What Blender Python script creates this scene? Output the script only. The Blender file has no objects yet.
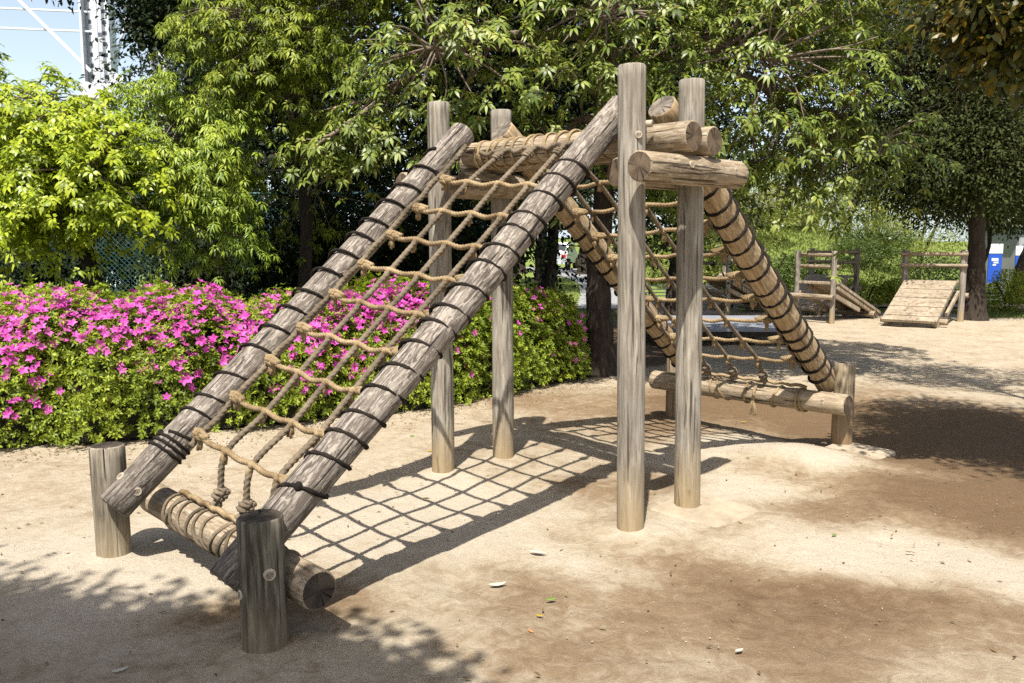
import bpy, math, random
import numpy as np
from mathutils import Vector, Matrix

R = math.radians
rng = np.random.default_rng(7)
random.seed(7)
scene = bpy.context.scene
COL = scene.collection

# ------------------------------------------------------------------ helpers
def tag(o, label=None, cat=None, group=None, kind=None):
    if label: o['label'] = label
    if cat: o['category'] = cat
    if group: o['group'] = group
    if kind: o['kind'] = kind
    return o

def empty(name, loc=(0, 0, 0), rz=0.0, **k):
    o = bpy.data.objects.new(name, None)
    COL.objects.link(o)
    o.location = loc
    o.rotation_euler = (0, 0, rz)
    o.empty_display_size = 0.2
    return tag(o, **k)

def link(name, me, mats, parent=None):
    o = bpy.data.objects.new(name, me)
    COL.objects.link(o)
    if parent: o.parent = parent
    for m in (mats if isinstance(mats, (list, tuple)) else [mats]):
        me.materials.append(m)
    return o

def copy_tree(o, parent=None):
    c = o.copy()
    COL.objects.link(c)
    if parent is not None: c.parent = parent
    for ch in list(o.children):
        copy_tree(ch, c)
    return c

MAT = {}
def setm(o, M):
    MAT[o.name] = M
    o.matrix_basis = M
    return o

class MB:
    """collects geometry, then links it as one mesh object"""
    def __init__(s): s.v = []; s.f = []; s.m = []
    def add(s, vs, fs, mi=0):
        n = len(s.v)
        s.v.extend([tuple(map(float, p)) for p in vs])
        for f in fs:
            s.f.append([i + n for i in f]); s.m.append(mi)
    def box(s, c, size, rot=None, mi=0, bev=0.0):
        x, y, z = [q / 2 for q in size]
        b = min(bev, x * .9, y * .9, z * .9)
        if b <= 0:
            vs = [(sx * x, sy * y, sz * z) for sx in (-1, 1) for sy in (-1, 1) for sz in (-1, 1)]
            fs = [(0, 1, 3, 2), (4, 6, 7, 5), (0, 4, 5, 1), (2, 3, 7, 6), (0, 2, 6, 4), (1, 5, 7, 3)]
        else:
            # chamfer the vertical outline and the top and bottom rims
            def ring(i, zz):
                X, Y = x - i, y - i
                return [(X - b, -Y, zz), (X, -Y + b, zz), (X, Y - b, zz), (X - b, Y, zz),
                        (-X + b, Y, zz), (-X, Y - b, zz), (-X, -Y + b, zz), (-X + b, -Y, zz)]
            vs = ring(b, -z) + ring(0, -z + b) + ring(0, z - b) + ring(b, z)
            fs = [tuple(range(7, -1, -1)), tuple(range(24, 32))]
            for k in range(3):
                for i in range(8):
                    j = (i + 1) % 8
                    fs.append((k * 8 + i, k * 8 + j, k * 8 + 8 + j, k * 8 + 8 + i))
        M = rot if rot is not None else Matrix.Identity(3)
        s.add([tuple(M @ Vector(p) + Vector(c)) for p in vs], fs, mi)
    def tube(s, pts, r, n=8, mi=0, caps=True):
        pts = [Vector(p) for p in pts]
        rs = r if isinstance(r, (list, tuple, np.ndarray)) else [r] * len(pts)
        fr = frames(pts)
        vs, fs = [], []
        for k, (p, (a, b)) in enumerate(zip(pts, fr)):
            for i in range(n):
                t = 2 * math.pi * i / n
                vs.append(p + (a * math.cos(t) + b * math.sin(t)) * rs[k])
        for k in range(len(pts) - 1):
            for i in range(n):
                j = (i + 1) % n
                fs.append((k * n + i, k * n + j, k * n + n + j, k * n + n + i))
        if caps:
            fs.append(tuple(range(n - 1, -1, -1)))
            fs.append(tuple(range((len(pts) - 1) * n, len(pts) * n)))
        s.add(vs, fs, mi)
    def rope(s, pts, r, pitch=0.075, step=0.009, mi=0, ph=0.0, fuzz=0.0):
        """a three-strand twisted rope along a polyline"""
        pts = resample([Vector(p) for p in pts], step)
        fr = frames(pts)
        n = 15
        vs, fs = [], []
        for k, (p, (a, b)) in enumerate(zip(pts, fr)):
            tw = 2 * math.pi * k * step / pitch + ph
            wob = 1 + fuzz * math.sin(k * 1.7 + ph)
            for i in range(n):
                t = 2 * math.pi * i / n
                rr = r * wob * (0.52 + 0.58 * abs(math.cos(1.5 * (t - tw))) ** .7)
                vs.append(p + (a * math.cos(t) + b * math.sin(t)) * rr)
        for k in range(len(pts) - 1):
            for i in range(n):
                j = (i + 1) % n
                fs.append((k * n + i, k * n + j, k * n + n + j, k * n + n + i))
        fs.append(tuple(range(n - 1, -1, -1)))
        fs.append(tuple(range((len(pts) - 1) * n, len(pts) * n)))
        s.add(vs, fs, mi)
    def blob(s, c, rad, rot=None, seed=0, n=10, m=7, rough=.12, mi=0):
        rr = random.Random(seed)
        M = rot if rot is not None else Matrix.Identity(3)
        vs, fs = [], []
        c = Vector(c)
        for k in range(m + 1):
            ph = math.pi * k / m
            for i in range(n):
                t = 2 * math.pi * i / n
                q = 1 + rr.uniform(-rough, rough)
                vs.append(c + M @ Vector((rad[0] * math.sin(ph) * math.cos(t) * q, rad[1] * math.sin(ph) * math.sin(t) * q, rad[2] * math.cos(ph))))
        for k in range(m):
            for i in range(n):
                j = (i + 1) % n
                fs.append((k * n + i, k * n + n + i, k * n + n + j, k * n + j))
        s.add(vs, fs, mi)
    def build(s, name, mats, parent=None, smooth=False, loc=None):
        me = bpy.data.meshes.new(name)
        me.from_pydata(s.v, [], s.f)
        me.polygons.foreach_set('material_index', s.m)
        if smooth: me.polygons.foreach_set('use_smooth', [True] * len(s.f))
        me.update()
        o = link(name, me, mats, parent)
        if loc is not None: o.location = loc
        return o

def frames(pts):
    out = []
    prev = None
    for i in range(len(pts)):
        d = (pts[min(i + 1, len(pts) - 1)] - pts[max(i - 1, 0)])
        if d.length < 1e-9: d = Vector((0, 0, 1))
        d.normalize()
        if prev is None:
            a = d.orthogonal().normalized()
        else:
            a = prev - d * prev.dot(d)
            a = a.normalized() if a.length > 1e-6 else d.orthogonal().normalized()
        prev = a
        out.append((a, d.cross(a)))
    return out

def resample(pts, step):
    out = [pts[0]]
    acc = 0.0
    for a, b in zip(pts[:-1], pts[1:]):
        L = (b - a).length
        if L < 1e-9: continue
        t = step - acc
        while t <= L:
            out.append(a.lerp(b, t / L)); t += step
        acc = L - (t - step)
    if len(out) < 2 or (out[-1] - pts[-1]).length > step * .3: out.append(pts[-1])
    return out

def spline(ctrl, n):
    """Catmull-Rom through control points"""
    P = [Vector(p) for p in ctrl]
    P = [P[0] * 2 - P[1]] + P + [P[-1] * 2 - P[-2]]
    out = []
    for i in range(1, len(P) - 2):
        for k in range(n):
            t = k / n
            a, b, c, d = P[i - 1], P[i], P[i + 1], P[i + 2]
            out.append(0.5 * ((2 * b) + (c - a) * t + (2 * a - 5 * b + 4 * c - d) * t * t + (3 * b - a - 3 * c + d) * t ** 3))
    out.append(P[-2])
    return out

def np_mesh(name, V, loops, sizes, smooth=False):
    me = bpy.data.meshes.new(name)
    me.vertices.add(len(V)); me.vertices.foreach_set('co', np.asarray(V, np.float32).ravel())
    me.loops.add(len(loops)); me.loops.foreach_set('vertex_index', np.asarray(loops, np.int32))
    sizes = np.asarray(sizes, np.int32)
    me.polygons.add(len(sizes))
    st = np.concatenate([[0], np.cumsum(sizes)[:-1]]).astype(np.int32)
    me.polygons.foreach_set('loop_start', st)
    if smooth: me.polygons.foreach_set('use_smooth', np.ones(len(sizes), bool))
    me.update(calc_edges=True)
    return me

def unit(a):
    return a / np.maximum(np.linalg.norm(a, axis=-1, keepdims=True), 1e-9)

def leaf_geo(base, d, up, L, W, droop=0.25, fold=0.18):
    """six-point leaves: folded along the midrib and drooping to the tip"""
    N = len(base)
    d = unit(d); side = unit(np.cross(d, up)); nr = np.cross(side, d)
    L = np.broadcast_to(np.asarray(L, float), (N,))[:, None]; W = np.broadcast_to(np.asarray(W, float), (N,))[:, None]
    dz = np.array([[0, 0, -1.0]])
    def pt(t, s):
        return base + d * L * t + dz * L * droop * t * t + side * W * s + nr * abs(s) * W * fold * 2
    V = np.stack([pt(0, 0), pt(.33, -.46), pt(.33, .46), pt(.68, -.40), pt(.68, .40), pt(1, 0)], 1).reshape(-1, 3)
    idx = np.array([0, 2, 1, 1, 2, 4, 3, 3, 4, 5])
    loops = (np.arange(N)[:, None] * 6 + idx[None]).ravel()
    sizes = np.tile([3, 4, 3], N)
    return V, loops, sizes

def diamond_geo(base, d, up, L, W, droop=0.1, wide=.45):
    N = len(base)
    d = unit(d); side = unit(np.cross(d, up))
    L = np.broadcast_to(np.asarray(L, float), (N,))[:, None]; W = np.broadcast_to(np.asarray(W, float), (N,))[:, None]
    nr = np.cross(side, d)
    V = np.stack([base, base + d * L * wide + side * W * .5 + nr * W * .15, base + d * L + np.array([[0, 0, -1.]]) * L * droop,
                  base + d * L * wide - side * W * .5 + nr * W * .15], 1).reshape(-1, 3)
    return V, np.arange(N * 4), np.full(N, 4)

def rand_dirs(n):
    a = rng.normal(size=(n, 3))
    return unit(a)

# ------------------------------------------------------------------ materials
def new_mat(name):
    m = bpy.data.materials.new(name)
    m.use_nodes = True
    nt = m.node_tree
    b = nt.nodes['Principled BSDF']
    return m, nt, b

def N(nt, t, **kw):
    n = nt.nodes.new(t)
    for k, v in kw.items():
        if k.startswith('i_'):
            key = k[2:]
            key = int(key) if key.isdigit() else key.replace('_', ' ')
            n.inputs[key].default_value = v
        else:
            setattr(n, k, v)
    return n

def ramp(nt, stops, interp='LINEAR'):
    n = nt.nodes.new('ShaderNodeValToRGB')
    cr = n.color_ramp
    cr.interpolation = interp
    while len(cr.elements) > len(stops): cr.elements.remove(cr.elements[-1])
    while len(cr.elements) < len(stops): cr.elements.new(0.5)
    for e, (p, c) in zip(cr.elements, stops):
        e.position = p
        e.color = (c[0], c[1], c[2], 1) if isinstance(c, (tuple, list)) else (c, c, c, 1)
    return n

def mixc(nt, fac, a, b, mode='MIX'):
    n = nt.nodes.new('ShaderNodeMix')
    n.data_type = 'RGBA'; n.blend_type = mode
    for key, val in ((0, fac), (6, a), (7, b)):
        if hasattr(val, 'links') or hasattr(val, 'is_output'):
            nt.links.new(val, n.inputs[key])
        else:
            n.inputs[key].default_value = val if key == 0 else (*val, 1)
    return n.outputs[2]

def wood_mat(name, dark, mid, light, streak=0.5, crack=0.6, base_stain=None, worn=None, scale=1.0, moss=None):
    dark, mid, light = [tuple(q * .76 for q in c) for c in (dark, mid, light)]
    m, nt, b = new_mat(name)
    ln = nt.links.new
    tc = N(nt, 'ShaderNodeTexCoord')
    oi = N(nt, 'ShaderNodeObjectInfo')
    off = N(nt, 'ShaderNodeVectorMath', operation='SCALE'); off.inputs['Scale'].default_value = 40
    cmb = N(nt, 'ShaderNodeCombineXYZ'); ln(oi.outputs['Random'], cmb.inputs[0]); ln(oi.outputs['Random'], cmb.inputs[2])
    ln(cmb.outputs[0], off.inputs[0])
    add = N(nt, 'ShaderNodeVectorMath', operation='ADD'); ln(tc.outputs['Object'], add.inputs[0]); ln(off.outputs[0], add.inputs[1])
    def stretched(sx, sz):
        mp = N(nt, 'ShaderNodeMapping'); mp.inputs['Scale'].default_value = (sx, sx, sz); ln(add.outputs[0], mp.inputs[0]); return mp.outputs[0]
    n1 = N(nt, 'ShaderNodeTexNoise', i_Scale=28 * scale, i_Detail=7.0, i_Roughness=.65, i_Distortion=.5); ln(stretched(1, .07), n1.inputs['Vector'])
    r1 = ramp(nt, [(.28, dark), (.47, mid), (.70, light)]); ln(n1.outputs[0], r1.inputs[0])
    n2 = N(nt, 'ShaderNodeTexNoise', i_Scale=5 * scale, i_Detail=4.0, i_Roughness=.6); ln(stretched(1, .3), n2.inputs['Vector'])
    r2 = ramp(nt, [(.35, .55), (.62, 1.12)]); ln(n2.outputs[0], r2.inputs[0])
    c = mixc(nt, streak, r1.outputs[0], r2.outputs[0], 'MULTIPLY')
    if worn:
        n4 = N(nt, 'ShaderNodeTexNoise', i_Scale=58.0, i_Detail=8.0, i_Roughness=.75, i_Distortion=.8); ln(stretched(1, .22), n4.inputs['Vector'])
        r4 = ramp(nt, [(.51, 0), (.56, 1)]); ln(n4.outputs[0], r4.inputs[0])
        sc = N(nt, 'ShaderNodeMath', operation='MULTIPLY'); sc.inputs[1].default_value = worn[1]; ln(r4.outputs[0], sc.inputs[0])
        c = mixc(nt, sc.outputs[0], c, worn[0])
    # drying cracks running with the grain
    n3 = N(nt, 'ShaderNodeTexNoise', i_Scale=22 * scale, i_Detail=3.0, i_Roughness=.5, i_Distortion=.3); ln(stretched(1, .035), n3.inputs['Vector'])
    r3 = ramp(nt, [(.345, 1), (.385, 0)]); ln(n3.outputs[0], r3.inputs[0])
    ck = N(nt, 'ShaderNodeMath', operation='MULTIPLY'); ck.inputs[1].default_value = crack; ln(r3.outputs[0], ck.inputs[0])
    c = mixc(nt, ck.outputs[0], c, tuple(q * .3 for q in dark))
    vk = N(nt, 'ShaderNodeTexVoronoi', i_Scale=3.2); vk.inputs['Randomness'].default_value = 1.0
    ln(stretched(2.2, 1.0), vk.inputs['Vector'])
    rk = ramp(nt, [(.035, .85), (.055, .35), (.085, .0)]); ln(vk.outputs['Distance'], rk.inputs[0])
    c = mixc(nt, rk.outputs[0], c, tuple(q * .55 for q in dark))
    if base_stain:
        geo = N(nt, 'ShaderNodeNewGeometry'); sp = N(nt, 'ShaderNodeSeparateXYZ'); ln(geo.outputs['Position'], sp.inputs[0])
        nz = N(nt, 'ShaderNodeTexNoise', i_Scale=9.0, i_Detail=3.0); ln(stretched(1, .4), nz.inputs['Vector'])
        s0 = N(nt, 'ShaderNodeMath', operation='MULTIPLY_ADD'); s0.inputs[1].default_value = .3; ln(nz.outputs[0], s0.inputs[0]); ln(sp.outputs[2], s0.inputs[2])
        rs = ramp(nt, [(.12, base_stain[2]), (base_stain[1], 0)]); ln(s0.outputs[0], rs.inputs[0])
        c = mixc(nt, rs.outputs[0], c, base_stain[0])
    ln(c, b.inputs['Base Color'])
    b.inputs['Roughness'].default_value = .8
    b.inputs['Specular IOR Level'].default_value = .25
    bp = N(nt, 'ShaderNodeBump', i_Strength=.8, i_Distance=.006)
    hs = N(nt, 'ShaderNodeMath', operation='SUBTRACT'); ln(n1.outputs[0], hs.inputs[0]); ln(r3.outputs[0], hs.inputs[1])
    ln(hs.outputs[0], bp.inputs['Height']); ln(bp.outputs[0], b.inputs['Normal'])
    return m

def endgrain_mat(name, dark, light, rings=70.0):
    m, nt, b = new_mat(name)
    ln = nt.links.new
    tc = N(nt, 'ShaderNodeTexCoord')
    mp = N(nt, 'ShaderNodeMapping'); mp.inputs['Scale'].default_value = (1, 1, 0); ln(tc.outputs['Object'], mp.inputs[0])
    w = N(nt, 'ShaderNodeTexWave', wave_type='RINGS', rings_direction='SPHERICAL', i_Scale=rings, i_Distortion=1.2, i_Detail=2.0, i_Detail_Scale=3.0)
    ln(mp.outputs[0], w.inputs['Vector'])
    r1 = ramp(nt, [(.1, dark), (.9, light)]); ln(w.outputs[0], r1.inputs[0])
    n2 = N(nt, 'ShaderNodeTexNoise', i_Scale=16.0, i_Detail=5.0); ln(tc.outputs['Object'], n2.inputs['Vector'])
    r2 = ramp(nt, [(.34, .28), (.60, 1.05)]); ln(n2.outputs[0], r2.inputs[0])
    c = mixc(nt, .85, r1.outputs[0], r2.outputs[0], 'MULTIPLY')
    # star checks
    gr = N(nt, 'ShaderNodeTexGradient', gradient_type='RADIAL'); ln(mp.outputs[0], gr.inputs[0])
    nn = N(nt, 'ShaderNodeTexNoise', noise_dimensions='1D', i_Scale=1.0, i_Detail=2.0)
    mu = N(nt, 'ShaderNodeMath', operation='MULTIPLY'); mu.inputs[1].default_value = 23; ln(gr.outputs['Fac'], mu.inputs[0]); ln(mu.outputs[0], nn.inputs['W'])
    rc = ramp(nt, [(.33, 1), (.37, 0)]); ln(nn.outputs[0], rc.inputs[0])
    c = mixc(nt, rc.outputs[0], c, tuple(q * .25 for q in dark))
    ln(c, b.inputs['Base Color']); b.inputs['Roughness'].default_value = .85
    b.inputs['Specular IOR Level'].default_value = .2
    bp = N(nt, 'ShaderNodeBump', i_Strength=.4, i_Distance=.004); ln(n2.outputs[0], bp.inputs['Height']); ln(bp.outputs[0], b.inputs['Normal'])
    return m

def rope_mat(name, a, c2, rough=.9):
    a, c2 = tuple(q * .78 for q in a), tuple(q * .78 for q in c2)
    m, nt, b = new_mat(name)
    ln = nt.links.new
    tc = N(nt, 'ShaderNodeTexCoord')
    n = N(nt, 'ShaderNodeTexNoise', i_Scale=7.0, i_Detail=5.0, i_Roughness=.7); ln(tc.outputs['Object'], n.inputs['Vector'])
    r1 = ramp(nt, [(.32, a), (.65, c2)]); ln(n.outputs[0], r1.inputs[0])
    n2 = N(nt, 'ShaderNodeTexNoise', i_Scale=220.0, i_Detail=3.0); ln(tc.outputs['Object'], n2.inputs['Vector'])
    r2 = ramp(nt, [(.3, .62), (.65, 1.1)]); ln(n2.outputs[0], r2.inputs[0])
    ln(mixc(nt, .8, r1.outputs[0], r2.outputs[0], 'MULTIPLY'), b.inputs['Base Color'])
    b.inputs['Roughness'].default_value = rough; b.inputs['Specular IOR Level'].default_value = .1
    bp = N(nt, 'ShaderNodeBump', i_Strength=.6, i_Distance=.003); ln(n2.outputs[0], bp.inputs['Height']); ln(bp.outputs[0], b.inputs['Normal'])
    return m

def leaf_mat(name, cols, rough=.42, trans=.3, tcol=None, spec=.45, dim=.60):
    """leaf colours differ leaf by leaf and branch by branch"""
    cols = [tuple(q * dim for q in c) for c in cols]
    m, nt, b = new_mat(name)
    ln = nt.links.new
    geo = N(nt, 'ShaderNodeNewGeometry')
    n = N(nt, 'ShaderNodeTexNoise', i_Scale=1.7, i_Detail=2.0); ln(geo.outputs['Position'], n.inputs['Vector'])
    mul = N(nt, 'ShaderNodeMath', operation='MULTIPLY_ADD'); mul.inputs[1].default_value = .65
    ln(geo.outputs['Random Per Island'], mul.inputs[0])
    s2 = N(nt, 'ShaderNodeMath', operation='MULTIPLY_ADD'); s2.inputs[1].default_value = .9; s2.inputs[2].default_value = -.28
    ln(n.outputs[0], s2.inputs[0]); ln(s2.outputs[0], mul.inputs[2])
    k = len(cols)
    r1 = ramp(nt, [(i / (k - 1), c) for i, c in enumerate(cols)]); ln(mul.outputs[0], r1.inputs[0])
    ln(r1.outputs[0], b.inputs['Base Color'])
    b.inputs['Roughness'].default_value = rough
    b.inputs['Specular IOR Level'].default_value = spec
    tr = N(nt, 'ShaderNodeBsdfTranslucent')
    t = tcol or (1.15, 1.25, .5)
    ln(mixc(nt, 1.0, r1.outputs[0], t, 'MULTIPLY'), tr.inputs[0])
    mx = N(nt, 'ShaderNodeMixShader'); mx.inputs[0].default_value = trans
    ln(b.outputs[0], mx.inputs[1]); ln(tr.outputs[0], mx.inputs[2])
    ln(mx.outputs[0], nt.nodes['Material Output'].inputs[0])
    return m

def plain(name, col, rough=.6, var=.25, scale=9.0, metal=0.0, spec=.4):
    col = tuple(q * .85 for q in col)
    m, nt, b = new_mat(name)
    ln = nt.links.new
    tc = N(nt, 'ShaderNodeTexCoord')
    n = N(nt, 'ShaderNodeTexNoise', i_Scale=scale, i_Detail=5.0, i_Roughness=.65); ln(tc.outputs['Object'], n.inputs['Vector'])
    r1 = ramp(nt, [(.3, tuple(q * (1 - var) for q in col)), (.7, tuple(min(1, q * (1 + var * .6)) for q in col))]); ln(n.outputs[0], r1.inputs[0])
    ln(r1.outputs[0], b.inputs['Base Color'])
    b.inputs['Roughness'].default_value = rough; b.inputs['Metallic'].default_value = metal; b.inputs['Specular IOR Level'].default_value = spec
    return m

def bark_mat(name, a, c2):
    m, nt, b = new_mat(name)
    ln = nt.links.new
    tc = N(nt, 'ShaderNodeTexCoord')
    mp = N(nt, 'ShaderNodeMapping'); mp.inputs['Scale'].default_value = (1, 1, .25); ln(tc.outputs['Object'], mp.inputs[0])
    n = N(nt, 'ShaderNodeTexNoise', i_Scale=18.0, i_Detail=7.0, i_Roughness=.7, i_Distortion=.6); ln(mp.outputs[0], n.inputs['Vector'])
    r1 = ramp(nt, [(.3, a), (.68, c2)]); ln(n.outputs[0], r1.inputs[0])
    ln(r1.outputs[0], b.inputs['Base Color'])
    b.inputs['Roughness'].default_value = .9; b.inputs['Specular IOR Level'].default_value = .15
    bp = N(nt, 'ShaderNodeBump', i_Strength=.9, i_Distance=.03); ln(n.outputs[0], bp.inputs['Height']); ln(bp.outputs[0], b.inputs['Normal'])
    return m

M_post = wood_mat('weathered_post_wood', (.12, .10, .075), (.285, .25, .20), (.49, .45, .38), .5, .75, ((.34, .24, .11), .55, .7), None, 1.9)
M_pole = wood_mat('weathered_pole_wood', (.040, .032, .026), (.150, .122, .098), (.335, .29, .24), .6, .95, ((.040, .031, .024), .85, .78), ((.40, .355, .30), .6), 3.1)
M_poleR = wood_mat('tan_pole_wood', (.13, .085, .045), (.36, .25, .13), (.55, .42, .25), .5, .7, None, ((.50, .42, .31), .5), 1.6)
M_log = wood_mat('tan_log_wood', (.11, .075, .043), (.31, .235, .15), (.50, .41, .29), .55, .85, None, ((.48, .42, .33), .4), 1.7)
M_stump = wood_mat('dark_stump_wood', (.012, .010, .008), (.095, .082, .058), (.33, .30, .225), .6, 1.0, ((.20, .15, .09), .40, .6), None, 1.4)
M_stump2 = wood_mat('grey_stump_wood', (.045, .036, .026), (.22, .185, .135), (.46, .41, .32), .7, 1.0, ((.40, .30, .17), .40, .5), None, 1.5)
M_stump3 = wood_mat('brown_stump_wood', (.09, .065, .04), (.32, .25, .16), (.50, .43, .32), .6, .8, ((.20, .12, .055), .62, .75), None, 1.5)
M_end = endgrain_mat('end_grain', (.070, .050, .032), (.20, .148, .10))
M_end_d = endgrain_mat('dark_end_grain', (.025, .020, .016), (.095, .075, .055))
M_end_g = endgrain_mat('grey_end_grain', (.10, .082, .064), (.27, .23, .185))
M_cap = plain('bolt_plug', (.44, .37, .28), .85, .45, 60)
M_rope = rope_mat('tan_rope', (.20, .135, .07), (.44, .33, .19))
M_ropeg = rope_mat('grey_rope', (.10, .08, .055), (.27, .215, .15))
M_ropek = rope_mat('black_rope', (.012, .010, .009), (.035, .028, .022))
M_board = wood_mat('plank_wood', (.22, .165, .11), (.37, .295, .205), (.50, .42, .315), .5, .45, None, None, .5)

# ------------------------------------------------------------------ ground
def bump(x, y, cx, cy, sx, sy, h):
    return h * np.exp(-(((x - cx) / sx) ** 2 + ((y - cy) / sy) ** 2))

def ground_h(x, y):
    x = np.asarray(x, float); y = np.asarray(y, float)
    h = 0.012 * np.sin(x * 1.3 + .7) * np.sin(y * 1.1) + .006 * np.sin(x * 3.1 + y * 2.3) + .004 * np.sin(x * 6.3 - y * 5.1)
    h = h + bump(x, y, 1.98, 5.92, .52, .36, .085) - bump(x, y, 2.7, 7.2, 1.3, .8, .05)
    h = h + bump(x, y, -.90, 3.02, .28, .22, .035) - bump(x, y, -1.35, 3.55, .5, .35, .03)
    for px, py, hh in ((.647, 4.41, .022), (1.039, 4.806, .02), (-.467, 5.585, .018), (-.058, 5.90, .016), (-1.98, 4.03, .02), (2.52, 6.28, -.03), (1.45, 7.40, .015)):
        h = h + bump(x, y, px + .02, py + .03, .17, .15, hh)
    # grassy bank at the far right
    t = np.clip((y - 21.5) / 9.0, 0, 1); t = t * t * (3 - 2 * t)
    w = np.clip((x - 5.0) / 4.0, 0, 1) * np.clip((y - 18) / 4, 0, 1) * np.clip((13.6 - .0 * y - x) / 3, 0, 1); w = w * w * (3 - 2 * w)
    return h + 2.0 * t * w

def gz(x, y): return float(ground_h(x, y))

WET = [(2.51, 7.75, 1.38, 0.91, 1.6), (2.94, 5.37, 0.77, 0.88, 1.35), (2.13, 4.84, 0.75, 0.5, 0.7), (0.62, 3.62, 0.73, 0.4, 0.62), (1.08, 4.18, 0.6, 0.4, 0.5), (0.28, 8.15, 0.87, 0.91, 0.45), (-1.16, 3.42, 0.49, 0.27, 0.75), (0.71, 5.37, 0.58, 0.55, 0.6), (-0.13, 3.15, 0.3, 0.3, 0.5), (1.61, 3.32, 0.59, 0.42, 0.4), (1.09, 7.02, 0.33, 0.52, 0.6), (3.9, 6.6, 1.2, .9, 1.4), (4.2, 5.2, 1., 1., .7), (1.3, 3.45, .8, .35, .45), (.75, 3.0, .5, .3, .4), (1.75, 2.95, .5, .3, .35)]
DRY = [(1.16, 5.04, 0.36, 0.6, 1.0), (2.09, 3.85, 0.5, 0.4, 1.0), (2.11, 6.01, 0.64, 0.42, 1.3), (-0.63, 4.57, 0.65, 0.8, 0.8), (-1.93, 3.98, 0.66, 0.48, 0.8), (0.25, 4.26, 0.3, 0.34, 0.5), (1.59, 4.18, 0.3, 0.24, 0.5)]

def axis_lines(a, b, step, far, grow=1.16):
    inner = list(np.arange(a, b + 1e-6, step))
    out, d, p = [], step, b
    while p < far[1]:
        d *= grow; p += d; out.append(p)
    pre, d, p = [], step, a
    while p > far[0]:
        d *= grow; p -= d; pre.append(p)
    return np.array(pre[::-1] + inner + out)

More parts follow.
